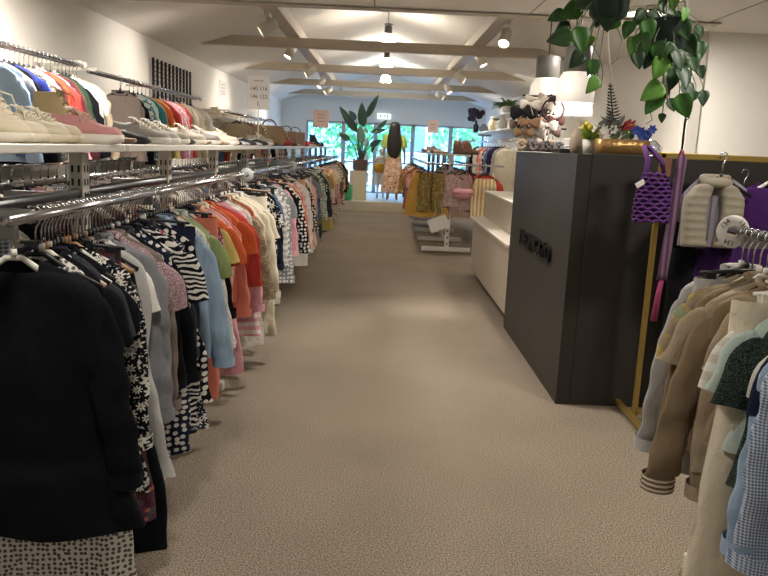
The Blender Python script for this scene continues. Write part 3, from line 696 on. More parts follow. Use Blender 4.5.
for z,w,t in((1.5,.07,.06),(1.46,.17,.085),(1.4,.195,.11),(1.28,.185,.125),(1.1,.165,.12),(.98,.18,.13)): R.append(ring(w*k,t*k,z*k,22))
folds(R,random.Random(4),.008,1.4*k,.98*k); tpm.rings(R)
LIME=mat('lime_fabric','c3cf62',.9,bump=.2,bscale=20)
tp=tpm.build('top',LIME,wm)
for s in(-1,1):
    q=MB(); q.tube([(s*.15*k,0,1.44*k),(s*.2*k,.01*k,1.33*k),(s*.23*k,.02*k,1.19*k)],[.075*k,.075*k,.07*k],12,cap=False); q.build('sleeve',LIME,tp)
q=MB(); R=[]
for z,w,t in((1.06,.14,.1),(.95,.175,.13),(.75,.2,.16),(.45,.235,.19),(.2,.265,.21)): R.append(ring(w*k,t*k,z*k,36))
folds(R,random.Random(5),.02,1.0*k,.2*k,30); q.rings(R); q.build('skirt',fab('d0a07e','floral','efe0c8',.45,'8a3d34'),wm)
ch,k2=figure((.0,17.15,.22),PI,1.16,SKIN2,'child mannequin in white shorts beside the long haired mannequin','mannequin',{-1:((.22,0,1.18),(.25,-.05,.98)),1:((.22,-.02,1.18),(.16,-.14,1.0))})
for s in(-1,1): MB().ball((s*.03*k2,-.09*k2,1.64*k2),.007,6).build('eye',mat('eye_dark','1e1612',.3),ch)
MB().ball((0,-.1*k2,1.605*k2),.013,8,(.7,1,1.2)).build('nose',SKIN2,ch)
q=MB(); R=[]
for z,w,t in((1.5,.07,.06),(1.45,.17,.09),(1.38,.21,.12),(1.2,.21,.13),(.95,.2,.14)): R.append(ring(w*k2,t*k2,z*k2,20))
q.rings(R); q.build('top',mat('white_knit','d8d3cb',.9),ch)
for s in(-1,1):
    q=MB(); q.tube([(s*.08*k2,0,1.0*k2),(s*.1*k2,0,.8*k2),(s*.11*k2,0,.5*k2)],[.12*k2,.13*k2,.14*k2],14,cap=False); q.build('shorts_leg',mat('white_cotton','dcd9d4',.9),ch)
q=MB(); q.ball((0,0,1.64*k2),.105*k2,12,(1,1.1,1.05)); q.build('hat',mat('white_knit','d8d3cb',.9),ch)
b=empty('handbag',(-.02,16.93,.82),.2,'mustard straw handbag hanging from the child mannequin','bag')
MB().rings([ring(.09,.05,0,18),ring(.15,.07,.05,18),ring(.16,.07,.15,18),ring(.13,.05,.22,18)],True,(True,True)).build('pouch',mat('straw','c69a3e',.9,bump=.6,bscale=60),b)
MB().tube(arc((0,0,.21),.12,0,180,12),.009,6).build('strap',mat('straw_strap','9a6a30',.8),b)
#SHOES
def shoe_proto(style,L=.25,H=.1,B=.045):
    """returns dict part-> mesh ; toe along +x, sole at z=0, heel at x=0"""
    out={}
    def width(u): return B*(.78+.22*math.sin(PI*min(u*1.25,1)) if u<.72 else (.98*math.sqrt(max(0,1-((u-.72)/.285)**2))+.02))*(1 if u>.05 else .8)
    sh={'sneaker':.03,'runner':.034,'hightop':.03,'flat':.01,'boot':.028,'sandal':.02,'loafer':.018}[style]
    us=[0,.03,.08,.16,.25,.35,.45,.55,.65,.75,.84,.91,.96,.99]
    def top(u):
        if style in('hightop','boot'): 
            T=H if u<.38 else (H-(H-.07)*min(1,(u-.38)/.22)); 
            if u>=.6: T=.07-.012*(u-.6)/.4
        elif style in('sneaker','runner'):
            T=H*(.92-.25*math.sin(PI*min(u/.36,1))*.3) if u<.36 else H-(H-.066)*min(1,(u-.36)/.34)
            if u>.70: T=.066-.010*(u-.7)/.3
        elif style=='loafer':
            T=.062 if u<.1 else .058-.012*math.sin(PI*min(1,u/.5)); 
            if u>.5: T=.058-.028*(u-.5)/.5
        else:
            T=.05 if u<.12 else .034
            if u>.6: T=.036-.016*(u-.6)/.4
        if u>.9: T*=1-.35*((u-.9)/.1)**2
        return max(T,sh+.006)
    R=[]
    for u in us:
        w=width(u); t=top(u); z0=sh-.004; hw=w*(.62 if t>.075 else .72)
        R.append([(u*L,-w*.9,z0),(u*L,-w,z0+(t-z0)*.25),(u*L,-w*.92,z0+(t-z0)*.6),(u*L,-hw*.75,t-.004),(u*L,-hw*.3,t),(u*L,hw*.3,t),(u*L,hw*.75,t-.004),(u*L,w*.92,z0+(t-z0)*.6),(u*L,w,z0+(t-z0)*.25),(u*L,w*.9,z0)])
    out['upper']=MB().rings(R,True,(True,True)).mesh('upper')
    R=[]
    for u in us+[1.005]:
        w=width(min(u,.985))*1.07 if u<1 else B*.25; x=u*L*1.015-.003; hb=.012*max(0,(u-.8)/.2)**2
        R.append([(x,-w,hb),(x,-w*1.03,sh*.5+hb*.5),(x,-w,sh),(x,w,sh),(x,w*1.03,sh*.5+hb*.5),(x,w,hb)])
    out['sole']=MB().rings(R,True,(True,True)).mesh('sole')
    if style in('sneaker','runner','hightop','boot'):
        m=MB(); n=5
        u0,u1=(.4,.62)
        for i in range(n):
            u=u0+(u1-u0)*i/(n-1); z=top(u)+.002; w=width(u)*.5
            m.tube([(u*L,-w,z-.008),(u*L+.004,0,z+.004),(u*L,w,z-.008)],.0032,5)
        u=u0-.02; z=top(u)+.004
        for s in(-1,1): m.tube(arc((u*L,s*.014,z-.004),.012,0,330,9,'yz'),.0026,4); m.tube([(u*L,s*.01,z),(u*L+.03,s*.04,z-.012),(u*L+.035,s*.048,z-.04)],.0026,4)
        out['laces']=m.mesh('laces')
        R=[]
        for i in range(6):
            t=i/5; u=.62-.3*t; z=top(u)+.003+.022*t*t; w=.02+.01*t; R.append([(u*L-.012*t,-w,z-.006),(u*L-.012*t,0,z),(u*L-.012*t,w,z-.006)])
        out['tongue']=MB().rings(R,False).mesh('tongue')
    else:
        R=[]
        for i in range(12):
            a=2*PI*i/12; R.append((.3*L*.5+L*.17+.17*L*math.cos(a)*1.2,B*.55*math.sin(a),.0))
        m=MB(); m.tube([(p[0],p[1],top(max(0.02,min(.6,p[0]/L)))-.001) for p in R]+[(R[0][0],R[0][1],top(R[0][0]/L)-.001)],.004,5); out['trim']=m.mesh('trim')
    return out
PROTO={s:shoe_proto(s,*a) for s,a in{'sneaker':(.25,.105,.046),'runner':(.26,.11,.047),'hightop':(.255,.15,.046),'flat':(.23,.05,.038),'boot':(.25,.185,.045),'sandal':(.23,.05,.04),'loafer':(.24,.06,.041)}.items()}
SHOES=[]
def shoe(style,col,sole,loc,rz,label,lace='e0d9c6',sc_=1.0,group='shoes on the left rack shelves'):
    t=empty({'hightop':'high_top_sneaker','runner':'running_shoe','flat':'flat_shoe'}.get(style,style),loc,rz,label,'shoe',group); t.scale=(sc_,sc_,sc_)
    for p,me in PROTO[style].items():
        o=bpy.data.objects.new(p,me); COL.objects.link(o); o.parent=t
        if not me.materials: me.materials.append(WHITE)
        o.material_slots[0].link='OBJECT'
        c={'upper':mat('shoe_'+col,col,.7,bump=.15,bscale=60,var=.12,vscale=20),'sole':mat('sole_'+sole,sole,.6),'laces':mat('lace_'+lace,lace,.8),'tongue':mat('shoe_'+col,col,.7),'trim':mat('lace_'+lace,lace,.8)}[p]
        o.material_slots[0].material=c
    return t
SZ=1.366
def sh(style,c,so,y,label,x=-1.27,rz=None,lace='e0d9c6',k=1.0): shoe(style,c,so,(x,y,SZ),rnd.uniform(-.12,.12) if rz is None else rz,label,lace,k)
sh('flat','8a6a48','3a2c20',2.02,'brown flat shoe at the near end of the first shoe shelf',-1.28)
sh('hightop','cfc2a8','d8d0be',2.2,'cream high-top sneaker nearest the camera on the first shoe shelf',-1.28,.05)
sh('hightop','d2c6ae','d6cdb8',2.34,'cream high-top sneaker second from the near end of the shelf',-1.285,-.04)
sh('sneaker','cabfa8','cfc4ac',2.47,'low cream lace-up sneaker right beside the cream high-tops',-1.275,.03)
sh('sneaker','c6b99d','cabda2',2.585,'low beige lace-up sneaker just before the pink running shoe',-1.275,-.03)
sh('runner','c78d8c','e2dbcf',2.78,'pink running shoe with white sole at the shelf end',-1.23,.0,'b9a58e',1.06)
sh('boot','b3a078','4a3d2e',2.89,'khaki ankle boot standing behind the pink running shoe',-1.32,.0,'8e7a5a')
SH2=[('flat','b8a58a','8d7a62','beige pointed flat'),('sandal','9c7c5c','6a5240','brown strappy sandal'),('loafer','1a1a1d','111113','black shiny loafer'),('runner','9a968e','cfcac0','grey running shoe'),('runner','a39f96','d3cec4','pale grey running shoe'),('sneaker','8d8779','c8c2b6','stone sneaker'),('loafer','25252a','18181b','black loafer'),('sneaker','aaa294','cfc8bb','light beige sneaker'),('sandal','8a7660','5d4c3c','tan sandal'),('sneaker','77706a','bdb7ad','dark grey sneaker'),('sandal','a08a6c','6e5a45','sand sandal'),('flat','8f7f6a','5f5040','taupe flat'),('sneaker','b5ac9c','cfc9bd','bone sneaker'),('loafer','1c1c20','141416','black slip-on'),('flat','b9b7b4','77757a','silver flat'),('flat','aaa7a6','6a686d','grey flat'),('loafer','2a2a2e','1a1a1c','dark loafer')]
y=2.98
for i,(s_,c_,so_,d_) in enumerate(SH2):
    nx=SH2[i+1][3] if i+1<len(SH2) else 'shelf end'; pv=SH2[i-1][3] if i else 'khaki boot'
    sh(s_,c_,so_,y,'%s shoe between %s and %s, second shoe shelf'%(d_,pv,nx) if 'shoe' not in d_ else '%s between %s and %s, second shoe shelf'%(d_,pv,nx),-1.27); y+=.2
y=6.55
SH3=[('flat','c5c2bd','8a888c','white ballet flat'),('loafer','1f1f22','141416','black oxford shoe'),('sneaker','9b948a','c9c3b8','dusty grey sneaker'),('boot','7c5f45','3f3024','brown ankle boot'),('flat','4a5a86','2e3650','blue ballet flat'),('flat','53628c','2e3650','denim blue pump'),('sneaker','a5212b','8a1c24','red canvas sneaker'),('sneaker','b0252e','95202a','bright red sneaker'),('flat','a02630','701b22','red ballet flat'),('boot','705a44','3b2e24','small brown boot'),('sandal','b39a78','7d684f','beige buckle sandal'),('sandal','a88f6e','75614a','camel sandal')]
for i,(s_,c_,so_,d_) in enumerate(SH3):
    nx=SH3[i+1][3] if i+1<len(SH3) else 'shelf end'; pv=SH3[i-1][3] if i else 'shelf joint'
    sh(s_,c_,so_,y,'%s between %s and %s, third shoe shelf'%(d_,pv,nx),-1.27); y+=.28
SH4=[('sneaker','9a2a30','7d2026','dark red sneaker'),('sneaker','b02a33','d0c8bd','red white-soled sneaker'),('sandal','b09a7c','7d684f','tan slingback'),('flat','c2a98a','8d7a62','nude flat'),('sandal','8b6b4b','5d4c3c','brown slide'),('loafer','1b1b1e','141416','black moccasin'),('boot','2a2a2e','1a1a1c','black short boot')]
y=10.1
for i,(s_,c_,so_,d_) in enumerate(SH4):
    nx=SH4[i+1][3] if i+1<len(SH4) else 'rack end'; pv=SH4[i-1][3] if i else 'shelf joint'
    sh(s_,c_,so_,y,'%s between %s and %s, fourth shoe shelf'%(d_,pv,nx),-1.22); y+=.42
for i,(s_,c_,so_,d_) in enumerate([('sneaker','d8cfbb','e2dccf','cream child sneaker, nearest on the left wall shelf'),('hightop','c9b78e','ded6c6','sand high-top in the middle of the left wall shelf'),('sneaker','cfc8ba','e2dccf','off-white sneaker, third on the left wall shelf'),('sneaker','bfb39c','e2dccf','oat sneaker, last on the left wall shelf')]):
    shoe(s_,c_,so_,(-2.55,10.8+i*.45,1.721),0,d_,group='shoes on the left wall shelf')
hb=empty('handbag',(-1.16,7.75,SZ),.3,'soft brown handbag standing on the left shoe shelf','bag')
R=[ring(.15,.06,0,18),ring(.17,.08,.06,18),ring(.15,.06,.17,18),ring(.14,.04,.2,18)]; MB().rings(R,True,(True,True)).build('pouch',mat('brown_suede','8a7458',.9,bump=.3,bscale=30),hb)
MB().tube(arc((0,0,.19),.07,0,180,10),.008,6).build('strap',mat('brown_strap','5a4634',.7),hb)
for i,(x,y,c_) in enumerate(((-1.2,9.45,'8a6a5a'),(-1.15,9.95,'7d6658'))):
    hb=empty('handbag',(x,y,SZ),.3,('brown leather handbag on the left shelf before the red shoes','taupe leather handbag on the left shelf beside the red shoes')[i],'bag')
    MB().box((0,0,.09),(.26,.1,.18)).build('pouch',mat('bag_'+c_,c_,.6),hb,bevel=.02); MB().tube(arc((0,0,.17),.07,0,180,10),.007,6).build('strap',mat('brown_strap','5a4634',.7),hb)
# ------------------------------------------------------------------ counters
DARK=mat('dark_laminate','2f2c28',.5,var=.14,vscale=2.5,spec=.32)
cn=empty('reception_counter',(1.05,4.03,0),0,'tall dark brown reception counter with raised black letters','counter')
MB().box((.04,.92,.705),(.08,1.84,1.41)).build('side_panel',DARK,cn,bevel=.004)
MB().box((1.24,.04,.708),(2.32,.08,1.416)).build('end_panel',DARK,cn,bevel=.004)
MB().box((.35,.95,1.385),(.62,1.72,.03)).build('top',DARK,cn,bevel=.003)
MB().box((.36,1.82,.7),(.56,.04,1.36)).build('back_panel',DARK,cn)
text('KLEDING&ZO',.155,mat('letter_black','0c0c0c',.35),cn,(-.012,.86,.80),(PI/2,0,-PI/2),ext=.012)
CREAM=mat('counter_cream','b9ae9c',.45,var=.04); CTOP=mat('counter_top','d4cabb',.35)
lc=empty('low_counter',(1.06,5.9,0),0,'long cream service counter stepping down beside the dark counter','counter')
MB().box((.36,1.25,.365),(.7,2.46,.57)).build('lower_body',CREAM,lc,bevel=.004)
MB().box((.40,1.25,.04),(.66,2.4,.08)).build('plinth',mat('plinth_dark','2d2823',.7),lc)
MB().box((.345,1.25,.662),(.75,2.5,.024)).build('lower_top',CTOP,lc,bevel=.003)
MB().box((.43,1.25,.81),(.6,2.44,.28)).build('upper_body',CREAM,lc,bevel=.003)
MB().box((.42,1.25,.958),(.62,2.48,.022)).build('upper_top',CTOP,lc,bevel=.003)
# ------------------------------------------------------------------ right rear rack (facing the aisle)
t=empty('clothing_rack',(.95,10.2,0),0,'white rack right of the aisle with leopard and striped clothes on its end','clothing rack','white gondola racks')
for yy in(0,1.2,2.4,3.6,4.8):
    p=MB().box((0,yy,.68),(.06,.05,1.3)).build('upright',WHITE,t,bevel=.004)
    s=MB()
    for z in [k*.09+.12 for k in range(13)]: s.box((0,yy-.0255,z),(.018,.003,.03))
    s.build('slot_row',SLOT,p)
    MB().box((-.01,yy,.045),(.68,.06,.06)).build('foot',WHITE,t,bevel=.008)
for xx in(-.34,.3): MB().tube([(xx,-.1,RZ+.02),(xx,5,RZ+.02)],.0135,8).build('hanging_rail',CHROME,t)
MB().tube([(-.36,-.12,RZ+.02),(.7,-.12,RZ+.02)],.0135,8).build('end_rail',CHROME,t)
for z in(.16,.3): MB().box((0,2.4,z),(.03,4.8,.04)).build('base_stretcher',WHITE,t)
MB().box((0,2.4,1.335),(.5,5.0,.026)).build('shelf_board',MATS['shelf_white'],t,bevel=.003)
GR='garments on the right rear rack'
def front(kind,x,y,z,W,L,sl,M,label,cat,near=True,rz=0,hc='black',**kw):
    o=garment(kind,W,L,sl,M,int(abs(x)*997),True,**kw); clip=kind in('trousers','skirt','leggings')
    hang(o,x,y,z,rz,label,cat,GR,hc,near,'%s hanger holding the %s'%(hc,label.split(' hanging')[0].split(' on ')[0]),clip)
    return o
z=RZ+.02
front('skirt',.64,10.12,z,.25,.58,'none',fab('c2974a'),'mustard skirt hanging behind the leopard trousers on right rack','skirt',flare=1.25,th=.05)
front('trousers',.68,10.0,z,.2,.5,'none',fab('a08a55','leopard','2e2618',.6),'leopard print trousers hanging at the aisle corner of right rack','trousers',th=.035)
front('romper',1.4,10.02,z,.16,.56,'none',fab('bf9c56','vstripe','d8cfbb',.9),'yellow and white striped romper hanging at end of right rack','romper',flare=1.2)
front('tee',1.4,10.1,z,.2,.5,'short',fab('b5432e'),'rust red t-shirt hanging behind the striped romper','t-shirt')
front('dress',1.12,10.08,z,.13,.5,'none',fab('b99a94','speckle','7d6560'),'dusty pink ribbed dress hanging mid end of right rack','dress')
front('top',.95,10.05,z,.13,.46,'none',fab('a89088','floral','d5b9b0',1.5),'mottled pink top hanging beside the leopard trousers','top')
front('cardigan',1.22,10.14,z,.15,.52,'short',fab('8f3a3e'),'burgundy cardigan hanging between ribbed dress and striped romper','cardigan')
b=empty('waist_bag',(1.1,9.92,.77),.1,'pink waist bag hanging on the end of right rack','bag')
MB().rings([ring(.05,.03,0,18),ring(.14,.05,.04,18),ring(.15,.05,.1,18),ring(.12,.02,.13,18)],True,(True,True)).build('pouch',mat('pink_leather','c98a90',.5),b); MB().tube([(-.12,0,.1),(-.02,.03,.42),(.02,.03,.42),(.12,0,.1)],.012,6,flat=.4).build('strap',mat('pink_strap','b26a70',.6),b); MB().tube([(-.13,-.045,.07),(.13,-.045,.07)],.005,5).build('zip',mat('zip_dark','5a3a3c',.5),b)
b=empty('paper_bag',(.8,9.95,.42),0,'white paper card bag hanging low at the end of right rack','bag'); MB().box((0,0,0),(.26,.05,.18),Matrix.Rotation(-.4,3,'Y')).build('pouch',PAPER,b); MB().tube([(-.06,0,.1),(.0,.05,.4),(.06,0,.06)],.005,5).build('strap',PAPER,b)
for side,xr,ps in((-.34,.61,'right rack aisle rail'),(.3,1.25,'right rack far rail')):
    items=[];prevs=[];y=10.45
    while y<14.9:
        g=filler(r,y,['mustard','brown','cream','pink','black','rust','taupe','navy','dusty pink','peach'],prevs=prevs); g['L']*=.9; prevs.append(desc(g)); items.append(g); y+=.24*r.uniform(.8,1.2)
    rail_row(items,ps,GR,xr,z,0,0,0)
for i,(s_,c_,so_,x,y,d_) in enumerate([('boot','6b4636','3a281e',1.08,10.25,'brown leather boot standing at near end of the right rack shelf'),('boot','734c3a','3a281e',1.2,10.3,'second brown leather boot, right of its pair on the shelf'),('sandal','b59a84','7d684f',.8,10.3,'blush sandal on the near end of right rack shelf'),('flat','1d1d20','141416',.82,11.0,'black flat shoe on right rack shelf behind blush sandal'),('sneaker','a58d80','cfc6ba',.8,11.7,'dusty sneaker midway along the right rack shelf'),('sandal','9a7f6a','6a5240',.8,12.5,'tan sandal far along the right rack shelf'),('loafer','7a6455','3e3028',.8,13.3,'brown loafer near the far end of right rack shelf')]):
    shoe(s_,c_,so_,(x-.1,y,1.349),-.6 if i<2 else rnd.uniform(-.3,.3),d_,group='shoes on the right rack shelf')
# right wall rail with clothes
t=empty('wall_rail',(WXR,12.3,1.6),0,'chrome rail on right wall behind the cream counter','clothes rail')
MB().tube([(-.45,0,0),(-.45,5.6,0)],.014,8).build('hanging_rail',CHROME,t)
for yy in(.3,2.8,5.4): MB().box((-.225,yy,.02),(.45,.02,.03)).build('bracket',WHITE,t)
rw=[G(0,'coat','cream','knit'),G(0,'dress','pale grey'),G(0,'jacket','navy'),G(0,'blouse','purple'),G(0,'dress','denim'),G(0,'jumper','navy','floral'),G(0,'top','coral','floral'),G(0,'shirt','coral'),G(0,'blouse','white'),G(0,'shirt','pale grey','stripe'),G(0,'jacket','black'),G(0,'shirt','grey'),G(0,'blouse','charcoal','dots')]
for i,g in enumerate(rw): g['y']=12.8+i*.36; g['W']=.19; g['L']=.8 if i<6 else .66; g['sl']='long'; g['th']=.045; g['ang']=5
rail_row(rw,'right wall rail','garments on the right wall rail',2.15,1.6,0,0)
def vase(x,y,z,r_,h,m,label,name='vase'):
    return tag(MB().lathe([(r_*.6,0),(r_,h*.25),(r_*.95,h*.6),(r_*.45,h*.85),(r_*.5,h),(r_*.3,h*.98)],14).build(name,m,None,(x,y,z)),label,'vase','ornaments on the right wall shelves')
def fern(x,y,z,R_,n,label,name,col,pot='d8d4ca',droop=.5,group=None):
    t=empty(name,(x,y,z),0,label,'plant',group); rr=random.Random(int(x*100)+n)
    MB().lathe([(R_*.25,0),(R_*.34,R_*.4),(R_*.3,R_*.4),(.005,R_*.36)],14).build('pot',mat('pot_'+pot,pot,.5),t); f=MB()
    for i in range(n):
        a=rr.uniform(0,2*PI); e=rr.uniform(.2,1.2); d=Vector((math.cos(a)*math.cos(e),math.sin(a)*math.cos(e),math.sin(e))); b=Vector((0,0,R_*.36)); l=R_*rr.uniform(.7,1.2)
        pts=[b+d*l*u+Vector((0,0,-droop*R_*u*u)) for u in(.0,.35,.7,1)]
        f.tube(pts,.004,3)
        for q in range(10):
            u=.15+.085*q; p=b+d*l*u+Vector((0,0,-droop*R_*u*u)); sd=d.cross(Vector((0,0,1))).normalized()*(R_*.2*(1.1-u))
            for s in(-1,1): f.add([p,p+sd*s*.6+d*.02,p+sd*s+Vector((0,0,-.01)),p+sd*s*.6-d*.025],[(0,1,2,3)],0,False)
    f.build('fronds',mat('frond_'+col,col,.6,var=.25,vscale=15),t)
fern(2.3,14.2,2.131,.3,42,'bushy green fern on the upper right wall shelf','potted_fern','5f8a4a')
vase(2.42,13.5,1.831,.11,.26,mat('clear_vase','c7ccc8',.15),'grey glass vase nearest on the lower right wall shelf')
vase(2.4,15.2,1.831,.1,.3,mat('white_vase','d9d6cf',.3),'white vase midway on the lower right wall shelf')
vase(2.4,16.6,1.831,.1,.34,mat('cream_vase','cfc3a2',.4),'cream bottle vase far along the lower right wall shelf')
vase(2.36,17.7,1.831,.12,.2,mat('grey_vase','8f9296',.4),'squat grey vase last on the lower right wall shelf')
fl=empty('flower_bunch',(2.2,17.9,1.83),0,'dark purple flower bunch in a bottle on the right wall shelf','flowers')
MB().lathe([(.06,0),(.07,.15),(.025,.22),(.03,.28)],12).build('bottle',mat('dark_glass','35303a',.2),fl)
q=MB()
for i in range(16): q.ball((rnd.uniform(-.16,.16),rnd.uniform(-.1,.1),.38+rnd.uniform(-.08,.14)),.07,8)
q.build('blooms',mat('plum_bloom','3a2a38',.8,var=.3,vscale=20),fl)
# ------------------------------------------------------------------ counter top things
TZ=1.411
st=empty('accessory_stand',(1.15,5.4,TZ),0,'black tiered stand of hair accessories on the dark counter','display stand')
MB().box((0,0,.03),(.3,.34,.05)).build('tray',BLACKP,st,bevel=.006)
MB().tube([(0,0,.05),(0,0,.4)],.01,8).build('pole',BLACKP,st)
for z,l in((.39,.17),(.27,.16),(.17,.16)):
    MB().tube([(-l,0,z),(l,0,z)],.007,6).build('arm',BLACKP,st); MB().tube([(0,-l,z),(0,l,z)],.007,6).build('arm',BLACKP,st)
def bow(x,y,z,s,col,label,rz=0):
    t=empty('hair_bow',(x,y,z),rz,label,'hair bow','hair accessories on the stand'); m=fab(col)
    for k in(-1,1):
        q=MB(); q.rings([ring(.01*s,.008*s,0,10),ring(.035*s,.02*s,.04*s,10),ring(.045*s,.022*s,.075*s,10),ring(.03*s,.012*s,.09*s,10)],True,(True,True)); o=q.build('loop',m,t); o.rotation_euler=(0,k*PI/2*1.05,0)
    MB().ball((0,0,0),.016*s,8).build('knot',m,t)
    for k in(-1,1): MB().tube([(0,0,0),(k*.02*s,0,-.05*s),(k*.035*s,0,-.1*s)],[.008*s,.014*s,.016*s],6,flat=.3).build('tail',m,t)
for i,(px,py,s,c,l) in enumerate([(524,112,1.0,'1d1b1e','black hair bow at the left of the accessory stand'),(536,110,.9,'2a2426','charcoal hair bow beside the black bow on accessory stand'),(536,100,.8,'b5a89a','beige hair bow on top of the accessory stand'),(548,98,.8,'9a8f86','taupe hair bow on top beside the lamp'),(541,118,.8,'c7a79a','blush hair bow in the middle of accessory stand'),(529,122,.8,'8a6a52','brown hair bow low on the accessory stand'),(546,125,.8,'d8d2ca','white hair bow at the middle of accessory stand'),(534,132,.9,'cfc6bc','ivory hair bow low at the middle of accessory stand'),(540,126,.7,'a2988e','stone hair bow tucked in the centre of stand'),(551,132,.7,'5a4a44','umber hair bow low right on the stand'),(530,104,.7,'c9c0b4','pale hair bow just above the black bow'),(544,106,.75,'7c6f66','mushroom hair bow near the top of stand'),(519,124,.7,'6a5a4c','cocoa hair bow at far left of stand'),(558,103,.7,'3a3436','smoky hair bow at the top right of stand'),(556,120,.7,'4a2e2c','maroon hair bow at right of accessory stand'),(524,132,.7,'7a6248','camel hair bow low left on the stand')]):
    p=at(px,py,5.25+.03*(i%5)); bow(p.x,p.y,p.z,s*1.1,c,l,rnd.uniform(-.4,.4))
p=at(553,110,5.22)
q=MB().tube(arc((0,0,0),.075,-70,250,18),.007,6,flat=1.6).build('headband',mat('maroon_velvet','2c1a1a',.9),None,p); tag(q,'dark maroon headband hanging at right of accessory stand','headband'); MB().ball((.0,0,.075),.02,8,(1.8,.8,1)).build('bow_knot',MATS['maroon_velvet'],q)
p=at(518,113,5.3)
q=MB().tube(arc((0,0,0),.05,-70,250,18),.006,6,flat=1.6).build('headband',mat('grey_velvet','4c4a4a',.9),None,p); tag(q,'grey headband hanging at far left of accessory stand','headband')
SC=['8a6f4e','3c3c44','4c4650','b59a94','2e2e36','9b7b52','6a6a74']
for i,c in enumerate(SC):
    p=at(522+i*6.2,142-(i%2)*3,5.1+.05*(i%2)); q=MB(); pts=[(.026*math.cos(a),.0,.026*math.sin(a)) for a in [2*PI*k/14 for k in range(15)]]
    q.tube(pts,[.012+.003*(k%2) for k in range(15)],7); o=q.build('scrunchie',fab(c,'speckle','d0c8bc',1),None,(p.x,p.y,TZ+.045)); o.rotation_euler=(0,0,rnd.uniform(-.5,.5))
    tag(o,'%s scrunchie standing in the front row of accessory stand'%['tan, leftmost','charcoal','plum','blush, middle','near black','camel','slate, rightmost'][i],'scrunchie','scrunchies on the stand')
boxthing('white_box',(1.36,5.2,1.461),(.2,.14,.1),mat('carton_white','dcd9d2',.6),'white carton behind the accessory stand on dark counter','box')
boxthing('display_tray',(1.2,4.75,1.425),(.2,.22,.028),BLACKP,'shallow black tray at the front of accessory stand','tray')
for i in range(6):
    q=MB().tube([(-.03,0,0),(0,.004,.008),(.03,0,0)],[.004,.007,.004],6,flat=.5).build('hair_clip',mat('clip_'+str(i%3),['b9b4b0','8a8580','c7a7a0'][i%3],.3),None,(1.15+.03*(i%3)+.01,4.7+.06*(i//3)+.01,1.447)); q.rotation_euler=(0,0,.5+.2*i)
    tag(q,'%s hair clip lying in the shallow black tray'%['silver, first','grey','rose','pale silver','dark grey','rose, last'][i],'hair clip','hair clips in the tray')
q=tag(MB().rings([ring(.05,.035,0,14),ring(.065,.045,.05,14),ring(.055,.035,.12,14),ring(.02,.015,.15,14),ring(.035,.02,.19,14)],True,(True,True)).build('gift_pouch',mat('pouch_taupe','8d7c6d',.9,bump=.3,bscale=40),None,(1.18,4.5,TZ)),'small taupe drawstring pouch between stand and flower box','pouch')
MB().tube([(-.02,-.014,.15),(.0,-.02,.152),(.02,-.014,.15)],.004,5).build('cord',mat('cord_white','d5cfc4',.8),q)
# small pot with green/yellow
pp=empty('potted_plant',(1.18,4.28,TZ),0,'small white pot of yellow green sprigs beside the gold flower box','plant')
MB().lathe([(.035,0),(.045,.08),(.04,.08),(.005,.07)],14).build('pot',mat('pot_grey','b5b0a8',.5),pp)
q=MB()
for i in range(26):
    d=Vector((rnd.gauss(0,1),rnd.gauss(0,1),1.1)).normalized(); blade(q,Vector((0,0,.07)),Vector((0,0,.07))+d*rnd.uniform(.06,.12),.014,(rnd.uniform(-1,1),-1,.3),5)
q.build('leaves',mat('lime_leaf','7f9a3c',.6,var=.3,vscale=30),pp)
q=MB()
for i in range(4): q.ball((rnd.uniform(-.04,.02),rnd.uniform(-.03,.03),.13+rnd.uniform(0,.04)),.018,8)
q.build('flowers',mat('yellow_petal','c9b83a',.7),pp)
fb=empty('flower_box',(1.26,4.14,TZ),0,'gold wrapped flower box with red, blue and yellow flowers','flowers')
q=MB(); R=[ring(.135,.06,0,24,p=.35),ring(.145,.068,.04,24,p=.35),ring(.15,.07,.085,24,p=.35)]; folds(R,rnd,.004,.09,0,60); q.rings(R,True,(True,True)); q.build('box',mat('gold_foil','a5814f',.35,.6,bump=.6,bscale=30),fb,(.06,0,0))
def bunch(name,c,col,n,sp,h0,h1,sz,round_=True):
    q=MB()
    for i in range(n):
        p=Vector((c[0]+rnd.uniform(-sp,sp),c[1]+rnd.uniform(-.04,.04),rnd.uniform(h0,h1)))
        if round_:
            for k in range(6):
                a=k*PI/3; d=Vector((math.cos(a),-.3,math.sin(a))); blade(q,p,p+d*sz,sz*.35,(0,-1,0),4)
        else:
            d=Vector((rnd.uniform(.2,1),rnd.uniform(-.5,.2),rnd.uniform(.2,.9))).normalized(); blade(q,p,p+d*sz,sz*.2,(0,-1,0),5)
    return q.build(name,mat('petal_'+col,col,.7,var=.2,vscale=30),fb)
bunch('red_blooms',(.06,-.01),'8e1f2c',12,.035,.12,.16,.05,False); bunch('blue_blooms',(.15,-.01),'2f4a9a',11,.05,.1,.15,.028); bunch('yellow_blooms',(.09,.0),'cdb437',3,.015,.13,.16,.028); bunch('white_blooms',(-.02,0),'d6d0c8',6,.04,.1,.14,.03); bunch('green_leaves',(.06,.0),'3f5a34',14,.12,.08,.12,.05,False); bunch('grey_sprigs',(-.03,.02),'5c5f58',12,.06,.09,.17,.06,False)
q=MB(); top=at(610,83,4.16)-Vector((1.26,4.14,TZ)); base=Vector((0.02,.01,.08))
q.tube([base,base.lerp(top,.5),top],.004,5)
for i in range(15):
    u=.15+.85*i/15; p=base.lerp(top,u); l=.05*(1.08-u)+.006
    for s in(-1,1):
        for e in(.2,-.3): q.tube([p,p+Vector((s*l*.6,e*l,.1*l)),p+Vector((s*l,e*l,.35*l))],[.002,.0045,.001],4)
q.build('tall_spike',mat('spike_dark','2f2f2c',.8),fb)
q=MB()
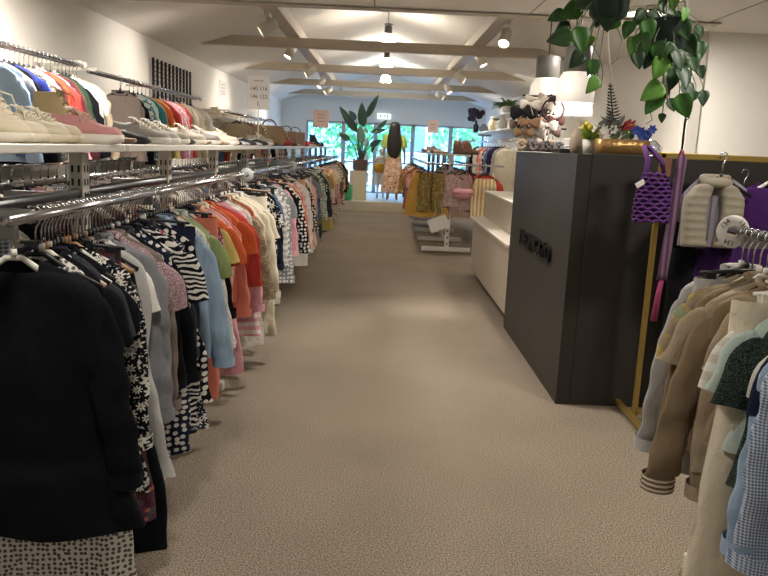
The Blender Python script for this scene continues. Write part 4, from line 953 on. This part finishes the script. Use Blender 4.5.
for dx,hh in((-.05,.2),(-.02,.24),(-.08,.15)):
    e=Vector((dx,.02,hh)); q.tube([base,e],.003,4)
    for i in range(12):
        p=base.lerp(e,.3+.7*i/12); 
        for s in(-1,1): q.tube([p,p+Vector((s*.025,rnd.uniform(-.01,.01),.015))],[.003,.001],4)
q.build('short_spikes',mat('spike_grey','55564f',.8),fb)
q=tag(MB().lathe([(.02,0),(.055,.02),(.06,.05),(.03,.085),(.02,.09)],18).build('glass_bowl',mat('clear_glass','e6eaea',.06,trans=.85),None,(1.48,4.15,TZ)),'clear glass bowl at the right end of the counter top','bowl')
MB().tube([(.035*math.cos(a),.035*math.sin(a),.03+.01*math.sin(3*a)) for a in [k*.6 for k in range(12)]],.005,5).build('foil_ribbon',mat('foil_white','d6d6d6',.3,.3),q)
#PENDANTS
WARM=(1,.92,.82)
def plight(parent,loc,energy,rad,col=WARM,typ='POINT',rot=None,spot=None):
    l=bpy.data.lights.new('bulb_light',typ); l.energy=energy; l.color=col; 
    if typ!='AREA': l.shadow_soft_size=rad
    else: l.shape='DISK'; l.size=rad*2
    if spot: l.spot_size=math.radians(spot); l.spot_blend=1
    o=bpy.data.objects.new('bulb_light',l); COL.objects.link(o); o.parent=parent; o.location=loc
    if rot: o.rotation_euler=rot
    return o
SHADE=mat('opal_shade','f2ead8',.4,emit=60,ecol='fff3e0')
def cpend(x,y,z,label):
    t=empty('pendant_lamp',(x,y,z),0,label,'lamp','small pendants along the ridge')
    MB().tube([(0,0,.3),(0,0,3.24-z)],.005,6).build('cable',BLACKP,t); MB().lathe([(.06,.27),(.06,.278),(.02,.29)],14).build('canopy_disc',BLACKP,t)
    MB().lathe([(.045,.15),(.05,.155),(.05,.255),(.03,.265)],16).build('socket',BLACKP,t)
    MB().lathe([(.05,.15),(.085,.11),(.1,.05),(.105,0)],18,cap=(False,False)).build('shade',SHADE,t,solid=.004)
    MB().ball((0,0,.04),.055,12).build('bulb',mat('mirror_bulb','8a7f70',.25,.7),t); plight(t,(0,0,-.06),14,.08)
cpend(.02,10.2,2.71,'nearest small pendant lamp with black socket under the ridge')
cpend(.02,13.2,2.74,'middle small pendant lamp under the ridge')
cpend(.02,16.2,2.75,'farthest small pendant lamp under the ridge')
GLASSY=mat('smoked_glass','5f5d58',.45,var=.25,vscale=14)
def bpend(x,y,z,label,k=1):
    t=empty('pendant_lamp',(x,y,z),0,label,'lamp','large counter pendants')
    MB().tube([(0,0,.37),(0,0,2.46-z)],.005,6).build('cable',BLACKP,t)
    MB().lathe([(.088,.2),(.092,.205),(.092,.36),(.085,.37),(.01,.372)],20,cap=(False,True)).build('cap',GLASSY,t)
    MB().lathe([(.06,.21),(.09,.2),(.12,.15),(.125,.08),(.125,.0)],22,cap=(False,False)).build('shade',mat('lit_shade','e6e0d6',.4,emit=.32,bump=.4,bscale=25,ecol='fff4e4'),t,solid=.004)
    MB().lathe([(.122,0),(.128,-.08)],22,cap=(False,False)).build('glass_skirt',mat('clear_skirt','dfe3e2',.1,alpha=.2),t)
    plight(t,(0,0,-.02),6,.09)
bpend(1.3,5.2,1.75,'nearer large pendant lamp above the dark counter')
bpend(1.27,6.0,1.78,'farther large pendant lamp above the dark counter')
# track lights
for s,nm in((-1,'left'),(1,'right')):
    t=empty('light_track',(s*1.21,6.3,2.7),0,'%s ceiling spotlight track running along the beam'%nm,'light track','ceiling light tracks')
    MB().box((0,5.5,-.0),(.04,11,.035)).build('track',mat('track_grey','a9a49a',.4,.4),t)
    for i,yy in enumerate((1.6,3.5,6.1,8.3,10.2)):
        h=empty('spotlight',(s*1.21,6.3+yy,2.68),0,'%s spotlight on the %s ceiling track'%(['nearest','second','third','fourth','farthest'][i],nm),'spotlight','track spotlights')
        aim=Vector((s*(.5 if i%2 else 1.5),-.25 if i%2 else -.3,-1)).normalized(); aim=Vector((-.8,-2.2,-2.6)).normalized() if (s>0 and i==0) else aim; rot=aim.to_track_quat('-Z','Y').to_matrix()
        MB().box((0,0,-.01),(.035,.12,.03)).build('adapter',WHITE,h); MB().tube([(0,0,-.02),(0,0,-.07)],.009,6).build('stem',WHITE,h)
        h.scale=(1.5,1.5,1.5); hd=MB().lathe([(.02,.07),(.038,.06),(.042,-.06),(.036,-.06),(.034,-.05)],16,cap=(True,False)).build('lamp_head',WHITE,h,(0,0,-.09)); hd.rotation_euler=rot.to_euler()
        MB().lathe([(.034,-.05),(.002,-.05)],16).build('lens',mat('spot_lens','fff4e2',.3,emit=14,ecol='fff2dc'),hd)
        plight(hd,(0,0,-.08),68 if (s<0 or i) else 150,.05,(1,.93,.84),'SPOT',(0,0,0),95 if (s<0 or i) else 48)
# flat ceiling lamps: first one in view, the others added to brighten the front
for i,(x,y,e,lab) in enumerate(((1.87,5.65,45,'round white ceiling lamp glowing behind the hanging plant'),(1.9,2.6,24,None),(-.5,1.4,17,None),(.1,4.4,30,None),(-1.9,4.6,55,None),(.6,-1.2,9,None))):
    lab=lab or ['','unseen round ceiling lamp added over the right front rail','unseen round ceiling lamp added over the near aisle','unseen round ceiling lamp added over the middle of the flat ceiling','unseen round ceiling lamp added over the left racks','unseen round ceiling lamp added behind the camera'][i]
    t=empty('ceiling_lamp',(x,y,2.46),0,lab,'lamp','round ceiling lamps'); MB().lathe([(.17,0),(.17,-.03),(.155,-.035),(.155,-.02)],24,cap=(True,False)).build('rim',WHITEP,t)
    MB().lathe([(.155,-.025),(.002,-.03)],24).build('diffuser',mat('lamp_diffuser','ffffff',.4,emit=5,ecol='fff3e0'),t)
    plight(t,(0,0,-.05),e,.15,(1,.93,.85),'AREA')
#POTHOS
GRN=['284a22','34661f','55852c','1c3a1e']
def pothos(name,base,label,leaves,pot=True,vines=()):
    t=empty(name,base,0,label,'plant','hanging pothos plants'); B=Vector(base)
    if pot:
        MB().lathe([(.05,-.1),(.075,-.08),(.085,.02),(.09,.03),(.07,.03),(.01,0)],16).build('pot',mat('dark_pot','20302a',.5),t)
    q=MB()
    for k in range(3): a=k*2.1; q.tube([(.085*math.cos(a),.085*math.sin(a),.02),(.01*math.cos(a),.01*math.sin(a),.32),(0,0,2.46-B.z)],.0035,5)
    q.tube([(.0,0,-.1),(.01,-.01,-.2),(.03,-.02,-.32)],.004,5)
    q.build('macrame_cord',mat('macrame','cfc8ba',.9),t)
    groups={}
    vn=MB()
    for (px,py,l,ang,c,dy) in leaves:
        p=at(px,py,B.y+dy)-B; mb=groups.setdefault(c,MB()); L_=l/740*(B.y+dy)
        a=math.radians(ang); d=Vector((math.sin(a),rnd.uniform(-.35,.1),-math.cos(a))).normalized(); nv=Vector((rnd.uniform(-.6,.6),-1,rnd.uniform(-.1,.5)))
        s=d.cross(nv).normalized(); nv=s.cross(d); R=[]
        for i in range(9):
            u=i/8; w=L_*.40*(math.sin(PI*(u**.62))**.75 if 0<u<1 else .03)*(1.0-.15*u); bk=-.10*L_ if i==0 else 0
            cpt=p+d*(L_*(u-.5))+nv*(-.18*L_*(u-.3)**2)
            R.append([cpt-s*w+nv*w*.3,cpt-s*w*.5+nv*w*.08,cpt,cpt+s*w*.5+nv*w*.08,cpt+s*w+nv*w*.3])
        mb.rings(R,False)
        b=p-d*(L_*.5); mid=Vector((b.x*.55,b.y*.5,b.z*.6+.05)); vn.tube([(0,0,.02),mid,b+Vector((0,0,.02)),b],.0022,4,cap=False)
    for v in vines: vn.tube([at(px,py,B.y)-B for px,py in v],.002,4)
    for i,(c,mb) in enumerate(groups.items()): mb.build('foliage',mat('pothos_%s'%GRN[c],GRN[c],.5,var=.3,vscale=25),t,solid=.0008)
    vn.build('vines',mat('vine_stem','5d6a45',.6),t)
B2=at(668,28,3.2)
L2=[(643,44,24,15,1,-.1),(633,46,20,-10,2,0),(655,20,22,70,0,0),(668,8,22,60,0,-.05),(640,18,20,-40,0,.05),(659,68,24,-15,2,-.1),(652,92,26,-50,2,-.05),(653,104,24,-35,1,0),(665,92,14,20,0,0),(683,78,24,20,3,-.05),(688,92,22,35,3,0),(684,106,26,25,1,-.05),(692,97,16,-30,3,.05),(703,98,16,10,3,.1),(672,105,14,25,0,0),(693,62,20,20,0,.1),(697,35,20,10,3,.1),(678,45,28,10,3,.08),(662,40,28,-10,3,.1),(650,56,26,-20,3,.05),(670,62,28,5,3,.1),(690,45,22,30,0,0),(676,24,24,0,3,0),(655,30,22,-20,3,.1),(662,118,10,0,0,.05),(648,30,22,20,1,-.1),(684,30,22,30,0,-.08),(672,78,24,-5,0,0),(660,52,22,30,1,-.1),(674,3,14,0,2,-.15),(684,14,14,0,2,-.1),(678,60,22,25,3,-.1),(667,54,24,-25,0,-.1),(701,72,14,15,3,.1),(638,60,18,15,3,-.12),(645,48,26,0,0,.05),(700,50,18,10,0,.1),(681,66,20,-20,0,.05)]
pothos('hanging_pothos',B2,'larger leafy pothos hanging by the white wall above the vest',L2,True,[[(655,100),(650,110),(652,120),(646,124)],[(684,112),(690,118),(684,122)]])
B1=at(610,-6,3.1)
L1=[(608,10,40,5,3,-.05),(602,6,34,30,3,0),(570,12,24,-60,1,0),(557,17,20,-70,0,0),(583,3,22,-70,0,0),(560,38,26,-75,0,-.05),(580,40,26,20,1,-.1),(585,44,22,-30,2,0),(576,60,20,-35,3,.05),(593,68,18,5,1,-.05),(590,68,16,-10,3,0),(592,85,20,-30,2,-.05),(614,25,14,-50,1,0),(628,30,18,-20,1,0),(562,28,18,-50,3,.1),(612,16,30,-20,3,.05),(600,14,26,-15,3,.08)]
pothos('hanging_pothos',B1,'smaller trailing pothos hanging left, in front of the counter pendants',L1,True,[[(598,10),(590,40),(600,58),(603,72),(601,88)],[(610,10),(622,40),(616,60),(610,65)],[(575,10),(578,25),(582,35)]])
#RIGHT
GOLD=mat('gold_metal','a98f4e',.38,.75)
t=empty('garment_rail_stand',(1.43,3.82,0),0,'gold metal clothes stand in front of the dark counter end','clothes stand')
for xx in(0,1.0):
    MB().box((xx,0,.72),(.026,.026,1.42)).build('upright',GOLD,t,bevel=.003)
    f=MB().box((xx-.03,-.02,.035),(.028,.5,.028)).build('foot_bar',GOLD,t,bevel=.003); MB().box((xx-.03,-.28,.03),(.034,.03,.045)).build('foot_cap',mat('navy_cap','22243a',.4),f)
MB().box((.5,0,1.42),(1.04,.026,.03)).build('top_rail',GOLD,t,bevel=.003); MB().box((.5,0,.05),(1.0,.026,.026)).build('base_bar',GOLD,t,bevel=.003)
GG='clothes on the gold stand'
GZ=1.43
def vest():
    t=empty('padded_vest',(1.67,3.72,GZ),.05,'beige quilted vest with open zip hanging on gold stand','vest',GG); m=mat('quilt_beige','8c8473',.75,bump=.3,bscale=22)
    for s in(-1,1):
        R=[]
        for i in range(25):
            u=i/24; z=-.15-.34*u; inn=.01+.024*math.sin(PI*min(1,u*1.1))+.006*u; out=.16+.012*math.sin(PI*u) if u>.2 else .085+(.16-.085)*(u/.2)**.6; pf=.034+.009*abs(math.sin(PI*u*8))**.6
            cx=s*(inn+out)/2; w=(out-inn)/2; R.append(ring(w,pf,z,16,-.01,cx,.6))
        MB().rings(R,True,(True,True)).build('front_panel',m,t)
        MB().box((s*.03,-.042,-.33),(.006,.008,.24)).build('zip',mat('zip_grey','6d6a64',.4,.5),t)
    MB().rings([ring(.09,.03,-.13,18,.03),ring(.16,.03,-.2,18,.03),ring(.165,.035,-.49,18,.03)]).build('back_panel',mat('vest_lining','77727c',.8),t)
    MB().tube([(.07*math.cos(a),.035*math.sin(a),-.125-.02*(math.sin(a)<0)) for a in [2*PI*k/16-.0 for k in range(17)]],.026,8).build('collar',m,t)
    t.scale=(.9,.9,.93); return t
vest()
h=bpy.data.objects.new('clothes_hanger',HB['black',0]); COL.objects.link(h); h.location=(1.7,3.735,GZ); k=bpy.data.objects.new('hook',HOOKME); COL.objects.link(k); k.parent=h; k['label']='chrome hook'; tag(h,'black hanger holding the beige quilted vest','hanger','hangers: '+GG)
o=garment('tee',.17,.34,'short',fab('8f8a96'),5,True,ang=30); hang(o,1.73,3.79,GZ,.05,'grey lilac t-shirt hanging behind the beige quilted vest','t-shirt',GG,'black',True,'black hanger holding the grey lilac t-shirt')
o=garment('trousers',.16,.62,'none',fab('14141a'),6,True,th=.03); o.location=(1.68,3.85,1.08); tag(o,'black trousers hanging below the beige quilted vest','trousers',GG)
o=garment('dress',.2,.6,'none',fab('3f1e54'),7,True,flare=1.45,th=.05); hang(o,2.0,3.8,GZ-.01,0,'purple sleeveless dress with a gold patch hanging on gold stand','dress',GG,'white',True,'white hanger holding the purple patch dress')
MB().box((.02,-.065,-.23),(.06,.006,.055)).build('gold_patch',mat('patch_gold','9a8560',.4,.5,bump=.4,bscale=80),o); MB().box((-.02,-.056,-.165),(.035,.004,.026)).build('brand_tag',PAPER,o)
o=garment('dress',.19,.62,'none',fab('3a2150'),8,True,flare=1.7,th=.05); hang(o,1.88,3.86,GZ-.08,0,'dark purple flared skirted dress hidden behind the vest hem','dress',GG,'black',True,'black hanger holding the dark purple flared dress')
# crochet bag
cb=empty('crochet_bag',(1.345,3.66,1.1),.2,'purple crochet bag hanging at the corner of the gold stand','bag')
PUR=mat('purple_yarn','54296a',.9,bump=.4,bscale=90); q=MB(); rows=12; ncol=18
for rI in range(rows):
    v=rI/(rows-1); w=.075+.01*math.sin(PI*v)-.028*v; z=.0+.2*v
    pts=[((w*math.cos(a))*1.0+.006*math.sin(9*a+rI*PI),.035*math.sin(a),z+.007*math.cos(9*a+rI*PI)) for a in [2*PI*k/36 for k in range(37)]]
    q.tube(pts,.0062,5)
q.build('mesh_body',PUR,cb); MB().rings([ring(.06,.024,.003,16),ring(.068,.028,.08,16),ring(.05,.02,.19,16)],True,(True,False)).build('lining',mat('purple_dark','38194a',.9),cb)
for s in(-1,1): MB().tube([(s*.045,0,.19),(s*.03,.02,.26),(s*.01,.1,.32)],.011,6).build('handle',PUR,cb)
cb.scale=(1.22,1.1,1.12); MB().box((.035,-.03,.235),(.02,.012,.08)).build('leather_band',mat('leather_tan','6a4530',.6),cb); MB().box((-.075,-.02,.16),(.04,.004,.022),Matrix.Rotation(-.6,3,'Y')).build('price_tag',PAPER,cb)
# woven strap scarf
sc_=empty('woven_strap',(1.44,3.7,1.44),0,'long pink and purple woven strap hanging from the gold stand','strap')
q=MB(); R=[]
for i in range(16):
    u=i/15; x=.03-.035*u; R.append([(x-.024,-.035,-.02-.62*u),(x+.024,-.035,-.02-.62*u),(x+.024,-.028,-.02-.62*u),(x-.024,-.028,-.02-.62*u)])
q.rings(R,True,(True,True)); q.build('band',fab('5a3c58','vstripe','826a7c',1.6),sc_)
MB().tube([(-.005,-.032,-.64),(-.012,-.03,-.72),(-.02,-.03,-.85)],[.012,.014,.018],6).build('fringe',mat('magenta_yarn','8a2f56',.9),sc_); MB().tube([(.035,-.03,-.02),(.035,0,.01),(.035,.03,-.02),(.035,.03,-.1)],.006,5).build('loop',MATS['magenta_yarn'],sc_)
# right front rack
RXR=1.12; RY1=2.37
t=empty('clothing_rack',(1.42,.4,0),0,'white rack at front right with beige and blue clothes','clothing rack','white gondola racks')
for yy in(.75,1.86):
    MB().box((0,yy,.62),(.05,.07,1.2)).build('upright',WHITE,t,bevel=.004); MB().box((-.14,yy+.05,.04),(.36,.065,.06)).build('foot',WHITE,t,bevel=.006); MB().box((-.15,yy,RZ-.03),(.3,.02,.035)).build('rail_arm',STEEL,t)
MB().tube([(RXR-1.42,0,RZ),(RXR-1.42,RY1-.4,RZ)],.0135,10).build('hanging_rail',CHROME,t)
MB().box((0,.95,.12),(.03,1.9,.2)).build('base_panel',mat('rack_panel','c9c2b2',.5),t); MB().box((.12,.95,.09),(.3,1.9,.03)).build('base_shelf',MATS['rack_panel'],t)
d=MB().lathe([(.02,-.002),(.052,-.002),(.052,.002),(.02,.002)],28,ax='y',cap=(False,False)).build('size_ring',mat('ring_white','d6d3cb',.4),None,(RXR,2.33,RZ-.005)); tag(d,'white size ring numbered 134 on the front right rail','size ring')
for a in(40,140,255): text('134',.022,INK,d,(.036*math.cos(math.radians(a)),-.0025,.036*math.sin(math.radians(a))),(PI/2,math.radians(90-a),0) ,ext=.0004)
B1_=fab('a08a6c')
rt=[G(2.25,'shirt','pale grey',W=.2,L=.5,sl='long',h='white',ang=15,th=.035),
 G(2.215,'top','black',W=.16,L=.4,sl='short',h='black'),
 G(2.18,'trousers','pale grey',W=.21,L=.6,h='black',th=.03),
 G(2.14,'tunic','beige','floral',W=.215,L=.56,sl='short',h='white',c2='c9a94e',s=.6,c3='8d9a78',ang=10),
 G(2.10,'shirt','tan',W=.21,L=.5,sl='long',h='white',ang=13),
 G(2.06,'tee','taupe',W=.165,L=.44,sl='short',h='black'),
 G(2.02,'blouse','beige',W=.21,L=.52,sl='short',h='black',ang=12),
 G(1.975,'jacket','tan',W=.22,L=.5,sl='long',h='wooden',ang=12,th=.04,M2=fab('6a5240','stripe','d5cbb8',3.2)),
 G(1.93,'shirt','cream',W=.165,L=.44,sl='short',h='black'),
 G(1.89,'coat','beige',W=.205,L=.52,sl='long',h='black',ang=9,th=.036),
 G(1.85,'trousers','cream',W=.255,L=1.0,h='white',th=.045,fl=1.18),
 G(1.80,'blouse','white','stripe',W=.205,L=.42,sl='short',h='black',c2='c9bfae',ang=8),
 G(1.775,'top','charcoal',W=.16,L=.4,sl='short',h='white'),
 G(1.75,'blouse','mint',W=.2,L=.4,sl='short',h='black',ang=16),
 G(1.725,'tee','sage',W=.165,th=.02,L=.38,sl='short',h='black',ang=12),
 G(1.69,'tunic','black','speckle',W=.215,L=.46,sl='short',h='white',c2='5c7265',s=2.2,ang=10),
 G(1.655,'top','white',W=.165,L=.44,sl='short',h='black'),
 G(1.64,'jacket','navy',W=.19,L=.42,sl='short',h='black',ang=10),
 G(1.62,'shirt','sky blue','denim',W=.2,L=.5,sl='long',h='black',rz=-.05,ang=8,c2='8096ad'),
 G(1.575,'shirt','denim','check',W=.205,L=.54,sl='long',h='white',rz=-.05,ang=8,slr=(.075,.06),s=2.0,c2='d5dbe6'),
 G(1.44,'cardigan','navy',W=.19,L=.56,sl='long',h='black',ang=6),
 G(1.38,'shirt','grey','stripe',W=.17,L=.5,sl='short',h='black')]
rail_row(rt,'right front rail','garments on the right front rail',RXR,RZ,5,0)
lo=LOOSE.build('clothes_hangers',[BLACKP,CHROME]); tag(lo,'mass of black hangers packed along the rear, wall and far rails','hangers',None,'stuff')
# ------------------------------------------------------------------ world and colour
w=bpy.data.worlds.new('world'); sc.world=w; w.use_nodes=True; N=w.node_tree.nodes; L=w.node_tree.links; bg=N['Background']
sk=N.new('ShaderNodeTexSky'); sk.sky_type='NISHITA'; sk.sun_disc=False; sk.sun_elevation=math.radians(50); sk.sun_rotation=math.radians(200); L.new(sk.outputs[0],bg.inputs[0]); bg.inputs[1].default_value=2.0
vs=sc.view_settings; vs.view_transform='Standard'; vs.look='None'; vs.gamma=1; vs.use_curve_mapping=False; vs.exposure=0.42
